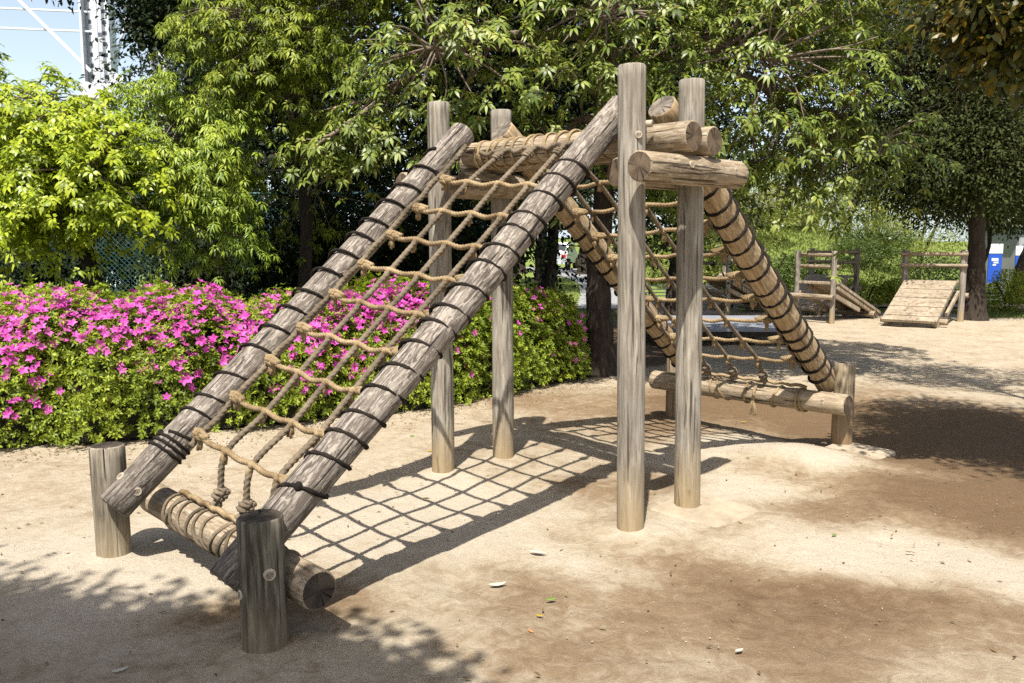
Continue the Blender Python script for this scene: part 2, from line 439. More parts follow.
def build_ground():
    xs = axis_lines(-4.2, 4.6, .034, (-600, 600), 1.09)
    ys = axis_lines(2.0, 8.2, .034, (-80, 900), 1.06)
    X, Y = np.meshgrid(xs, ys)
    near = np.clip(1 - (np.abs(Y - 6) - 6) / 6, 0, 1)
    # trampled sand: irregular little humps and foot scuffs
    Z = ground_h(X, Y)
    nz = np.zeros_like(X)
    for k in range(28):
        a = rng.uniform(0, 6.28); f = rng.uniform(3, 22); ph = rng.uniform(0, 6.28)
        nz += np.sin((X * math.cos(a) + Y * math.sin(a)) * f + ph + 1.5 * np.sin(X * 1.1 + k) + 1.2 * np.sin(Y * 1.3 - k)) / f
    Z = Z + nz * .011 * near
    # footprints and scuffs trodden into the sand
    for k in range(230):
        cx, cy, a = rng.uniform(-3.8, 4.2), rng.uniform(2.6, 8.0), rng.uniform(0, 6.28)
        L_, W2, d_ = rng.uniform(.08, .15), rng.uniform(.035, .06), rng.uniform(.004, .011)
        m = (np.abs(X - cx) < .5) & (np.abs(Y - cy) < .5)
        dx, dy = X[m] - cx, Y[m] - cy
        q = ((dx * math.cos(a) + dy * math.sin(a)) / L_) ** 2 + ((-dx * math.sin(a) + dy * math.cos(a)) / W2) ** 2
        Z[m] += -d_ * np.exp(-q) + .45 * d_ * np.exp(-(np.sqrt(q) - 1.7) ** 2 / .25)
    V = np.stack([X, Y, Z], -1).reshape(-1, 3)
    nx, ny = len(xs), len(ys)
    i = np.arange(nx - 1)[None] + np.arange(ny - 1)[:, None] * nx
    loops = np.stack([i, i + 1, i + 1 + nx, i + nx], -1).ravel()
    me = np_mesh('ground', V, loops, np.full((nx - 1) * (ny - 1), 4), True)
    wet = np.zeros(len(V))
    x, y = V[:, 0], V[:, 1]
    wx = x + .22 * np.sin(y * 3.1 + 1) + .13 * np.sin(y * 7.3 + x * 3)
    wy = y + .20 * np.sin(x * 2.7) + .12 * np.sin(x * 6.1 - y * 2)
    for cx, cy, sx, sy, k in WET: wet += k * np.exp(-(((wx - cx) / sx) ** 2 + ((wy - cy) / sy) ** 2))
    for cx, cy, sx, sy, k in DRY: wet -= k * np.exp(-(((wx - cx) / sx) ** 2 + ((wy - cy) / sy) ** 2))
    at = me.attributes.new('wet', 'FLOAT', 'POINT'); at.data.foreach_set('value', wet.astype(np.float32))
    # lawn / soil zones
    lawn = np.clip((y - 18.2) / .5, 0, 1) * np.clip((x - 4.6) / .4, 0, 1)
    lawn = np.maximum(lawn, np.clip((y - 15.5) / 1.0, 0, 1) * np.clip((2.6 - .02 * y - x) / .4, 0, 1))
    lawn = np.maximum(lawn, np.clip((y - 22.) / 1.0, 0, 1))
    at = me.attributes.new('lawn', 'FLOAT', 'POINT'); at.data.foreach_set('value', lawn.astype(np.float32))
    # soil and leaf litter below and behind the hedge
    hx = np.interp(x, [-9, -5.2, -3.75, -2.62, -1.81, -.75, -.12, .52, 1.1, 2.2, 3.0], [4.6, 5.7, 6.15, 6.6, 7.15, 7.75, 8.55, 9.15, 9.6, 10.6, 99])
    soil = np.clip((y - hx) / .25, 0, 1)
    at = me.attributes.new('soil', 'FLOAT', 'POINT'); at.data.foreach_set('value', soil.astype(np.float32))

    m, nt, b = new_mat('sand')
    ln = nt.links.new
    geo = N(nt, 'ShaderNodeNewGeometry')
    def at_(n): return N(nt, 'ShaderNodeAttribute', attribute_name=n)
    n1 = N(nt, 'ShaderNodeTexNoise', i_Scale=2.2, i_Detail=9.0, i_Roughness=.72, i_Distortion=.6); ln(geo.outputs['Position'], n1.inputs['Vector'])
    n2 = N(nt, 'ShaderNodeTexNoise', i_Scale=85.0, i_Detail=6.0, i_Roughness=.88); ln(geo.outputs['Position'], n2.inputs['Vector'])
    n3 = N(nt, 'ShaderNodeTexNoise', i_Scale=11.0, i_Detail=6.0, i_Roughness=.7, i_Distortion=.8); ln(geo.outputs['Position'], n3.inputs['Vector'])
    w = at_('wet')
    s = N(nt, 'ShaderNodeMath', operation='MULTIPLY_ADD'); s.inputs[1].default_value = 1.5; ln(n1.outputs[0], s.inputs[0]); ln(w.outputs['Fac'], s.inputs[2])
    s2 = N(nt, 'ShaderNodeMath', operation='MULTIPLY_ADD'); s2.inputs[1].default_value = 1.5; ln(n3.outputs[0], s2.inputs[0]); ln(s.outputs[0], s2.inputs[2])
    s3 = N(nt, 'ShaderNodeMath', operation='MULTIPLY_ADD'); s3.inputs[1].default_value = 1.1; ln(n2.outputs[0], s3.inputs[0]); ln(s2.outputs[0], s3.inputs[2])
    mr = N(nt, 'ShaderNodeMapRange'); mr.inputs['From Min'].default_value = 1.62; mr.inputs['From Max'].default_value = 3.15; ln(s3.outputs[0], mr.inputs[0])
    rs = ramp(nt, [(0, (.425, .368, .283)), (.28, (.36, .300, .215)), (.6, (.225, .162, .100)), (1, (.140, .092, .051))])
    ln(mr.outputs[0], rs.inputs[0])
    rg = ramp(nt, [(.34, .68), (.5, .98), (.66, 1.24)]); ln(n2.outputs[0], rg.inputs[0])
    c = mixc(nt, .9, rs.outputs[0], rg.outputs[0], 'MULTIPLY')
    # pale grit
    vo = N(nt, 'ShaderNodeTexVoronoi', i_Scale=110.0); ln(geo.outputs['Position'], vo.inputs['Vector'])
    rv = ramp(nt, [(.10, 1), (.17, 0)]); ln(vo.outputs['Distance'], rv.inputs[0])
    vg = N(nt, 'ShaderNodeMath', operation='GREATER_THAN'); vg.inputs[1].default_value = .80
    sepc = N(nt, 'ShaderNodeSeparateColor'); ln(vo.outputs['Color'], sepc.inputs[0]); ln(sepc.outputs[0], vg.inputs[0])
    vm = N(nt, 'ShaderNodeMath', operation='MULTIPLY'); ln(rv.outputs[0], vm.inputs[0]); ln(vg.outputs[0], vm.inputs[1])
    c = mixc(nt, vm.outputs[0], c, (.50, .45, .39))
    vg2 = N(nt, 'ShaderNodeMath', operation='LESS_THAN'); vg2.inputs[1].default_value = .08; ln(sepc.outputs[1], vg2.inputs[0])
    vm2 = N(nt, 'ShaderNodeMath', operation='MULTIPLY'); ln(rv.outputs[0], vm2.inputs[0]); ln(vg2.outputs[0], vm2.inputs[1])
    c = mixc(nt, vm2.outputs[0], c, (.09, .065, .045))
    # soil with leaf litter
    rso = ramp(nt, [(.3, (.055, .037, .024)), (.55, (.12, .08, .05)), (.75, (.20, .14, .085))]); ln(n3.outputs[0], rso.inputs[0])
    so = at_('soil')
    c = mixc(nt, so.outputs['Fac'], c, rso.outputs[0])
    rl = ramp(nt, [(.3, (.09, .13, .025)), (.7, (.22, .27, .07))]); ln(n3.outputs[0], rl.inputs[0])
    la = at_('lawn')
    c = mixc(nt, la.outputs['Fac'], c, rl.outputs[0])
    ln(c, b.inputs['Base Color'])
    b.inputs['Roughness'].default_value = .92; b.inputs['Specular IOR Level'].default_value = .12
    bp = N(nt, 'ShaderNodeBump', i_Strength=.95, i_Distance=.018)
    ha = N(nt, 'ShaderNodeMath', operation='MULTIPLY_ADD'); ha.inputs[1].default_value = .45; ln(n2.outputs[0], ha.inputs[0]); ln(n3.outputs[0], ha.inputs[2])
    ln(ha.outputs[0], bp.inputs['Height']); ln(bp.outputs[0], b.inputs['Normal'])
    o = link('ground', me, m)
    tag(o, 'sandy playground ground with damp brown patches', 'ground', kind='structure')
build_ground()

# ------------------------------------------------------------------ climbing frame
# local axes of the frame: x along the two ramps, y along the ridge, z up
ORG = (0.275, 5.183, 0.0)
frame = empty('climbing_frame', ORG, R(43.78),
              label='weathered log climbing frame with two sloping rope nets meeting at a tall four post tower', cat='climbing frame')

def log_mesh(name, length, r, r1=None, seg=28, amp=.022, seed=0, bend=0.0, bev=.008):
    rr = random.Random(seed)
    r1 = r1 or r
    k = max(4, int(length / .05))
    ph = [rr.uniform(0, 6.28) for _ in range(8)]
    zs = [0, bev] + [bev + (length - 2 * bev) * i / k for i in range(1, k)] + [length - bev, length]
    vs, fs, mi = [], [], []
    for q, z in enumerate(zs):
        t = z / length
        base = r + (r1 - r) * t
        if q in (0, len(zs) - 1): base -= bev * .9
        ox = bend * math.sin(math.pi * t); oy = .5 * bend * math.sin(2.2 * math.pi * t + ph[7])
        for i in range(seg):
            a = 2 * math.pi * i / seg
            f = 1 + amp * (.6 * math.sin(2 * a + ph[0] + z * .8) + .5 * math.sin(3 * a + ph[1] - z * 1.3) + .35 * math.sin(5 * a + ph[2] + z * 2.1)
                           + .5 * math.sin(z * 4.1 + ph[3]) + .4 * math.sin(z * 9.7 + a * 2 + ph[4]))
            # two long drying checks
            for c, w, d in ((ph[5], .10, .07), (ph[6], .07, .05)):
                da = abs((a - c - .25 * math.sin(z * 1.1) + math.pi) % (2 * math.pi) - math.pi)
                if da < w * 1.5: f -= d * max(0, 1 - da / (w * 1.5)) * (.5 + .5 * math.sin(z * 2.3 + c))
            vs.append((ox + base * f * math.cos(a), oy + base * f * math.sin(a), z))
    for q in range(len(zs) - 1):
        for i in range(seg):
            j = (i + 1) % seg
            fs.append((q * seg + i, q * seg + j, q * seg + seg + j, q * seg + seg + i)); mi.append(0)
    fs.append(tuple(range(seg - 1, -1, -1))); mi.append(1)
    n0 = (len(zs) - 1) * seg
    fs.append(tuple(range(n0, n0 + seg))); mi.append(1)
    me = bpy.data.meshes.new(name)
    me.from_pydata(vs, [], fs)
    me.polygons.foreach_set('material_index', mi)
    me.polygons.foreach_set('use_smooth', [m_ == 0 for m_ in mi])
    me.update()
    return me

def axis_matrix(p0, p1, roll=0.0):
    p0, p1 = Vector(p0), Vector(p1)
    q = (p1 - p0).normalized().to_track_quat('Z', 'Y')
    return Matrix.Translation(p0) @ q.to_matrix().to_4x4() @ Matrix.Rotation(roll, 4, 'Z')

def log(name, p0, p1, r, mats, parent=frame, r1=None, seed=0, bend=0.0, amp=.022, label=None):
    p0, p1 = Vector(p0), Vector(p1)
    me = log_mesh(name, (p1 - p0).length, r, r1, seed=seed, bend=bend, amp=amp)
    o = link(name, me, mats, parent)
    setm(o, axis_matrix(p0, p1, seed * 1.3))
    if label: o['label'] = label
    return o

def bolt(parent_log, p, n, r=.0185):
    """a pale round plug over a bolt, as a sub-part of the log (p, n in frame space)"""
    b = MB()
    pts = [(0, 0, -.025), (0, 0, .004), (0, 0, .0065), (0, 0, .0065), (0, 0, .0045)]
    b.tube(pts, [r, r, r * .90, r * .66, r * .6], 18)
    o = b.build('bolt_plug', M_cap, parent_log, False)
    W = axis_matrix(p, Vector(p) + Vector(n))
    setm(o, MAT[parent_log.name].inverted() @ W)
    return o

RP = .0745
POSTS = [(-.266, -.815), (.290, -.800), (-.258, .803), (.257, .752)]
post_objs = []
for k, (u, v) in enumerate(POSTS):
    o = log('tower_post', (u, v, -.25), (u + (-.026, -.029, -.012, -.006)[k], v + (.025, .027, .0, .014)[k], 2.448), RP + .001 * k, [M_post, M_end_g], seed=11 + k, amp=.02, r1=RP * .965)
    post_objs.append(o)
LP1, LP2 = (-2.425, .725), (-2.345, -.683)
RP1, RP2 = (2.385, -.757), (2.385, .785)
s1 = log('base_post', (*LP1, -.2), (LP1[0] - .005, LP1[1] + .012, .566), .081, [M_stump2, M_end_d], seed=21)
s2 = log('base_post', (*LP2, -.2), (LP2[0], LP2[1] + .01, .530), .087, [M_stump, M_end_d], seed=22, label='dark cracked base post nearest the viewer')
s3 = log('base_post', (*RP1, -.2), (RP1[0], RP1[1], .645), .076, [M_stump3, M_end_g], seed=23)
s4 = log('base_post', (*RP2, -.2), (RP2[0], RP2[1], .63), .076, [M_stump3, M_end_g], seed=24)

POLE = {   # two points on each inclined pole axis
    'ln': ((-2.44, -.57, .258), (-.085, -.57, 2.283)),
    'lf': ((-2.468, .58, .292), (-.245, .58, 2.238)),
    'rn': ((2.395, -.62, .455), (.185, -.62, 2.315)),
    'rf': ((2.345, .595, .440), (.09, .595, 2.285))}
pole_objs = {}
for k, key in enumerate(POLE):
    a, b_ = POLE[key]
    left = key[0] == 'l'
    pole_objs[key] = log('inclined_pole', a, b_, .082 if left else .086, [M_pole if left else M_poleR, M_end_g], seed=31 + k, bend=.012, r1=.081 if left else .085)

base_l = log('base_log', (-2.18, -.805, .226), (-2.18, .84, .222), .079, [M_log, M_end_d], seed=41)
base_r = log('base_log', (2.228, -.865, .352), (2.228, .90, .335), .080, [M_log, M_end], seed=42)
ridge1 = log('ridge_log', (-.110, -1.05, 2.090), (-.110, .69, 2.112), .079, [M_log, M_end], seed=43)
ridge2 = log('ridge_log', (.080, -1.05, 2.080), (.080, .93, 2.082), .076, [M_log, M_end], seed=44)
cross = []
for k, (v, u0, u1) in enumerate(((-.972, -.455, .430), (.955, -.46, .42), (.635, -.215, .45), (-.645, -.22, .45))):
    cross.append(log('cross_log', (u0, v, 1.925), (u1, v, 1.925), .078, [M_log, M_end], seed=51 + k))

bolt(post_objs[0], (-.266 - .056, -.815 - .048, 2.093), (-.75, -.66, 0)); bolt(post_objs[0], (-.266 + .03, -.80 - .076, 2.155), (.35, -.94, 0))
bolt(cross[0], (-.12, -.972 - .074, 1.945), (0, -.97, .2)); bolt(cross[0], (.30, -.972 - .074, 1.935), (0, -.97, .2))
bolt(s2, (-2.345 - .018, -.683 - .084, .33), (-.2, -.98, 0), .023); bolt(s2, (-2.345 - .084, -.683 + .02, .24), (-.97, .2, 0), .02)
bolt(base_r, (2.228 - .073, -.70, .370), (-.95, 0, .28), .02); bolt(base_r, (2.228 - .074, .80, .355), (-.95, 0, .28), .02)
bolt(pole_objs['lf'], (-2.36 - .02, .58 - .077, .372), (-.2, -.95, .1), .021); bolt(pole_objs['lf'], (-2.37 - .055, .58, .378 + .060), (-.7, -.1, .7), .021)
bolt(pole_objs['ln'], (-.215 - .054, -.57, 2.171 + .062), (-.65, 0, .76), .02)
bolt(pole_objs['rn'], (.3 - .055, -.62, 2.22 - .062), (-.65, 0, -.76), .02)

def pole_at(key, u):
    a, b_ = POLE[key]
    t = (u - a[0]) / (b_[0] - a[0])
    return Vector(a).lerp(Vector(b_), t)

def helix_on(o, p0, p1, r, n, rr, mat, name='lashing', start=0.0, wob=0.012, seed=0):
    """a rope wound round a log as its sub-part"""
    p0, p1 = Vector(p0), Vector(p1)
    d = (p1 - p0); L = d.length
    rnd = random.Random(seed)
    b = MB()
    # wound rope: flat bands that step along the log underneath
    pts = []
    per = 40
    ofs = [rnd.uniform(-.22, .22) * L / n for _ in range(n + 2)]
    M = axis_matrix(p0, p1)
    for i in range(n * per + 1):
        k = i / per
        k0 = int(k); fr_ = k - k0
        z = L * k / n + ofs[k0] * (1 - fr_) + ofs[k0 + 1] * fr_
        a = 2 * math.pi * k + start
        pts.append(M @ Vector(((r + rr * .55) * math.cos(a), (r + rr * .55) * math.sin(a), z)))
    b.rope(pts, rr, .03, .012)
    # doubled turns and a knot here and there
    for q in range(max(1, n // 6)):
        k = rnd.randint(0, n - 1) + .2
        i = int(k * per)
        b.blob(pts[i], (rr * 1.8, rr * 1.6, rr * 2.4), seed=seed + q)
    o2 = b.build(name, mat, o, True)
    setm(o2, MAT[o.name].inverted())
    return o2

helix_on(pole_objs['ln'], pole_at('ln', -2.12), pole_at('ln', -.43), .082, 17, .0095, M_ropek, start=1.0, seed=1)
helix_on(pole_objs['lf'], pole_at('lf', -2.17), pole_at('lf', -.47), .082, 15, .0085, M_ropek, start=2.0, seed=2)
helix_on(pole_objs['rn'], pole_at('rn', 2.33), pole_at('rn', .35), .086, 19, .012, M_ropek, start=.5, seed=3)
helix_on(pole_objs['rf'], pole_at('rf', 2.25), pole_at('rf', .30), .086, 18, .0105, M_ropek, start=.5, seed=4)
# a doubled binding at the foot of the far left pole
helix_on(pole_objs['lf'], pole_at('lf', -2.22), pole_at('lf', -2.155), .083, 3, .0085, M_ropek, start=.3, seed=5)

def loops_on_log(o, axis_u, z, r, vs, mat, rr=.0095, seed=0, tilt=.03):
    rnd = random.Random(seed)
    b = MB()
    for v in vs:
        t = rnd.uniform(-tilt, tilt)
        pts = []
        for i in range(33):
            a = 2 * math.pi * i / 32
            pts.append((axis_u + (r + rr * .5) * math.cos(a), v + t * math.sin(a) + rnd.uniform(-.002, .002), z + (r + rr * .5) * math.sin(a)))
        b.rope(pts, rr, .03, .01)
    o2 = b.build('lashing', mat, o, True)
    setm(o2, MAT[o.name].inverted())
    return o2
loops_on_log(ridge1, -.110, 2.104, .080, [-.50, -.43, -.34, -.26, -.16, -.08, .02, .10, .20, .28, .37, .42, .50, .54], M_rope, seed=3)
loops_on_log(base_l, -2.18, .224, .079, [-.52, -.44, -.36, -.27, -.19, -.10, -.02, .07, .15, .24, .33, .42, .47, .50], M_ropeg, .0085, seed=4, tilt=.05)
loops_on_log(base_r, 2.228, .344, .080, [-.52, -.49, -.30, -.05, .18, .26, .5, .53], M_rope, .0095, seed=5, tilt=.05)
b = MB()
for k in range(9):
    x0 = 2.228 - .09 + random.uniform(-.012, .012)
    b.rope([(x0, -.14, .34), (x0 - .01, -.145 + .004 * (k - 4), .27), (x0 - .006 + random.uniform(-.01, .01), -.15 + .008 * (k - 4), .185 + random.uniform(0, .02))], .006, .02, .012)
b.rope([(2.228 - .04, -.14, .43), (2.228 - .09, -.14, .37), (2.228 - .095, -.14, .30)], .012, .04)
tas = b.build('rope_tassel', M_rope, base_r, True); setm(tas, MAT[base_r.name].inverted())

def knot(b, p, ax, s=1.0, seed=0):
    """a fat wrapped knot: an uneven core with turns of rope over it"""
    q = Vector(ax).normalized().to_track_quat('Z', 'Y').to_matrix()
    b.blob(p, (.024 * s, .024 * s, .034 * s), q, seed)
    p = Vector(p)
    rnd = random.Random(seed)
    for k in (-1, 0, 1):
        pts = []
        for i in range(19):
            a = 2 * math.pi * i / 18
            rr = .021 * s * (1.15 if k == 0 else 1.0)
            pts.append(p + q @ Vector((rr * math.cos(a), rr * math.sin(a), .018 * s * k + .008 * math.sin(a + rnd.random()))))
        b.rope(pts, .010 * s, .04, .01)

def fray(b, p, seed, s=1.0):
    rnd = random.Random(seed)
    p = Vector(p)
    for k in range(5):
        e = p + Vector((rnd.uniform(-.014, .014), rnd.uniform(-.014, .014), -.055 * s + rnd.uniform(-.012, .012)))
        b.tube([p, p.lerp(e, .5) + Vector((rnd.uniform(-.005, .005), rnd.uniform(-.005, .005), 0)), e], [.011, .011, .006], 6)

def net(side):
    L = side == 'l'
    kn, kf = ('ln', 'lf') if L else ('rn', 'rf')
    sg = -1 if L else 1
    root_mb = MB()
    vin_n, vin_f = (POLE[kn][0][1] + .100), (POLE[kf][0][1] - .100)
    def P(u, v):
        t = (v - POLE[kn][0][1]) / (POLE[kf][0][1] - POLE[kn][0][1])
        p = pole_at(kn, u).lerp(pole_at(kf, u), t); p.y = v
        p.z -= (.065 * min(1, max(0, (u + 2.05) / 1.35))) if L else .032
        return p
    # head rope and foot rope hold the net; the rest hang on it
    u_top, u_bot = (-.205, -2.17) if L else (.215, 2.215)
    ztop = 2.10
    zb = .312 if L else .437
    head = []
    for i in range(25):
        v = vin_n + (vin_f - vin_n) * i / 24
        head.append((u_top - sg * 0 + (.01 if L else -.01), v, ztop - .0 + .012 * math.sin(i * 1.9)))
    root_mb.rope(head, .0145, .06)
    o = root_mb.build('rope_net', M_ropeg, frame, True)
    b = MB()
    foot = []
    for i in range(41):
        v = vin_n - .02 + (vin_f - vin_n + .04) * i / 40
        foot.append((u_bot, v, zb + .010 + .012 * abs(math.sin(i * .62))))
    b.rope(foot, .0135, .055)
    b.build('foot_rope', M_rope, o, True)
    # side ropes lie along the inner faces of the poles
    for v0, key, sgn in ((vin_n, kn, 1), (vin_f, kf, -1)):
        b = MB()
        pts = []
        a0, a1 = u_bot - sg * .05, u_top + sg * .1
        for i in range(60):
            t = i / 59
            u = a0 + (a1 - a0) * t
            p = pole_at(key, u)
            p.y = v0 + sgn * -.004 + .006 * math.sin(i * 1.3); p.z += -.045 + .006 * math.sin(i * .9)
            pts.append(p)
        b.rope(pts, .0165, .09, fuzz=.06)
        b.build('side_rope', M_ropeg, o, True)
    def LVu(u):
        xs = [-2.2, -2.0, -1.5, -.7, -.2] if L else [.2, .8, 1.6, 2.2]
        ys = [(-.33, -.37, -.31, -.262, -.262), (-.09, -.14, -.075, -.022, -.02), (.17, .115, .18, .237, .24)] if L else [(-.13, -.13, -.13, -.20), (.10, .10, .10, .07), (.34, .34, .34, .32)]
        return [float(np.interp(u, xs, y)) for y in ys]
    us = [sg * (.515 + .1975 * k) for k in range(9)]
    sag = .006
    def rung_pt(u, s):
        v = vin_n + (vin_f - vin_n) * s
        p = P(u, v)
        p.z -= sag * 4 * s * (1 - s) * (1 if L else .8)
        return p
    # lengthwise ropes bend a little at every rung
    for k in range(3):
        b = MB()
        sv = lambda u: (LVu(u)[k] - vin_n) / (vin_f - vin_n)
        ctrl = [Vector((u_top, LVu(u_top)[k], ztop + .01))] + [rung_pt(u, sv(u)) + Vector((0, .006 * math.sin(3 * u + k), -.012)) for u in us] + [Vector((u_bot - sg * .045, LVu(u_bot)[k], zb + .065)), Vector((u_bot, LVu(u_bot)[k], zb + .02))]
        pts = spline(ctrl, 8)
        b.rope(pts, .0150, .088, ph=k)
        d = Vector(ctrl[-1]) - Vector(ctrl[-2])
        knot(b, Vector(ctrl[-2]) + d * -.1, d, 1.15, seed=k + (0 if L else 50))
        knot(b, Vector(ctrl[0]).lerp(Vector(ctrl[1]), .22), Vector(ctrl[1]) - Vector(ctrl[0]), .95, seed=k + 20)
        for z in range(2):
            fray(b, Vector(ctrl[-2]) + d * .2 + Vector((0, .02 * (z - .5), -.01)), k * 7 + z, .8)
        b.build('lengthwise_rope', M_ropeg, o, True)
    for k, u in enumerate(us):
        b = MB()
        rnd = random.Random(100 + k)
        ctrl = [rung_pt(u + rnd.uniform(-.008, .008), 0)]
        fr_ = [(v - vin_n) / (vin_f - vin_n) for v in LVu(u)]
        for s in fr_:
            ctrl.append(rung_pt(u, s))
        ctrl.append(rung_pt(u + rnd.uniform(-.008, .008), 1))
        full = [ctrl[0]]
        for p_, q_ in zip(ctrl[:-1], ctrl[1:]):
            full += [p_.lerp(q_, .5) - Vector((0, 0, (.075 if L else .055) * (p_ - q_).length * rnd.uniform(.5, 1.1))), q_]
        b.rope(spline(full, 6), .0138, .075, ph=k)
        ends = [(ctrl[0] * .88 + ctrl[1] * .12), (ctrl[-1] * .88 + ctrl[-2] * .12)]
        for e, (p, ax) in enumerate(((ends[0], ctrl[1] - ctrl[0]), (ends[1], ctrl[-1] - ctrl[-2]))):
            q_ = Vector(ax).normalized().to_track_quat('Z', 'Y').to_matrix()
            inw = Vector(ax).normalized() * (1 if e == 0 else -1)
            b.blob(Vector(p) + inw * .035, (.020, .021, .060), q_, k * 3 + e, rough=.2)
            b.rope([Vector(p) - inw * .05 + Vector((0, 0, .014)), Vector(p) + inw * .02 + Vector((0, 0, .020)), Vector(p) + inw * .095 + Vector((0, 0, .008))], .0115, .06)
            knot(b, p, ax, .95, seed=k * 3 + e)
            fray(b, Vector(p) + Vector((0, 0, -.015)), k * 5 + e, 1.0)
        # eye splices where the rope is tucked through the lengthwise ropes, with a short tail
        for q, p in enumerate(ctrl[1:4]):
            b.blob(p + Vector((0, 0, -.006)), (.021, .021, .021), seed=k * 9 + q, rough=.2)
            fray(b, p + Vector((sg * .01, .006, -.012)), k * 11 + q, 1.0)
        b.build('rung_rope', M_rope, o, True)
net('l')
net('r')

# concrete footing corners that show through the sand
M_conc = plain('sandy_concrete', (.385, .315, .225), .9, .3, 9)
for loc, rz, size, lab in (((2.50, 6.03), 43.78, (.54, .42, .10), 'pale concrete footing under the far right base post, one corner bare of sand'),
                           ((1.12, 4.74), 43.78, (.46, .46, .10), 'pale concrete footing at the foot of the right hand tower post')):
    b = MB(); b.box((0, 0, 0), size, bev=.012)
    o = b.build('concrete_footing', M_conc, None, False, (loc[0], loc[1], gz(*loc) - .05 + .003))
    o.rotation_euler = (R(1.5), R(-1), R(rz))
    tag(o, lab, 'concrete footing')

# ------------------------------------------------------------------ vegetation
def noise3(p, f, seed):
    r_ = np.random.default_rng(seed)
    out = np.zeros(len(p))
    for k in range(7):
        d = r_.normal(size=3); d /= np.linalg.norm(d)
        out += np.sin(p @ d * f * r_.uniform(.6, 1.6) + r_.uniform(0, 6.28))
    return out / 3.0

M_bark = bark_mat('grey_brown_bark', (.035, .026, .02), (.14, .105, .08))
M_bark_d = bark_mat('dark_bark', (.016, .012, .010), (.065, .050, .038))
M_bark_l = bark_mat('pale_twig_bark', (.10, .075, .055), (.27, .22, .17))

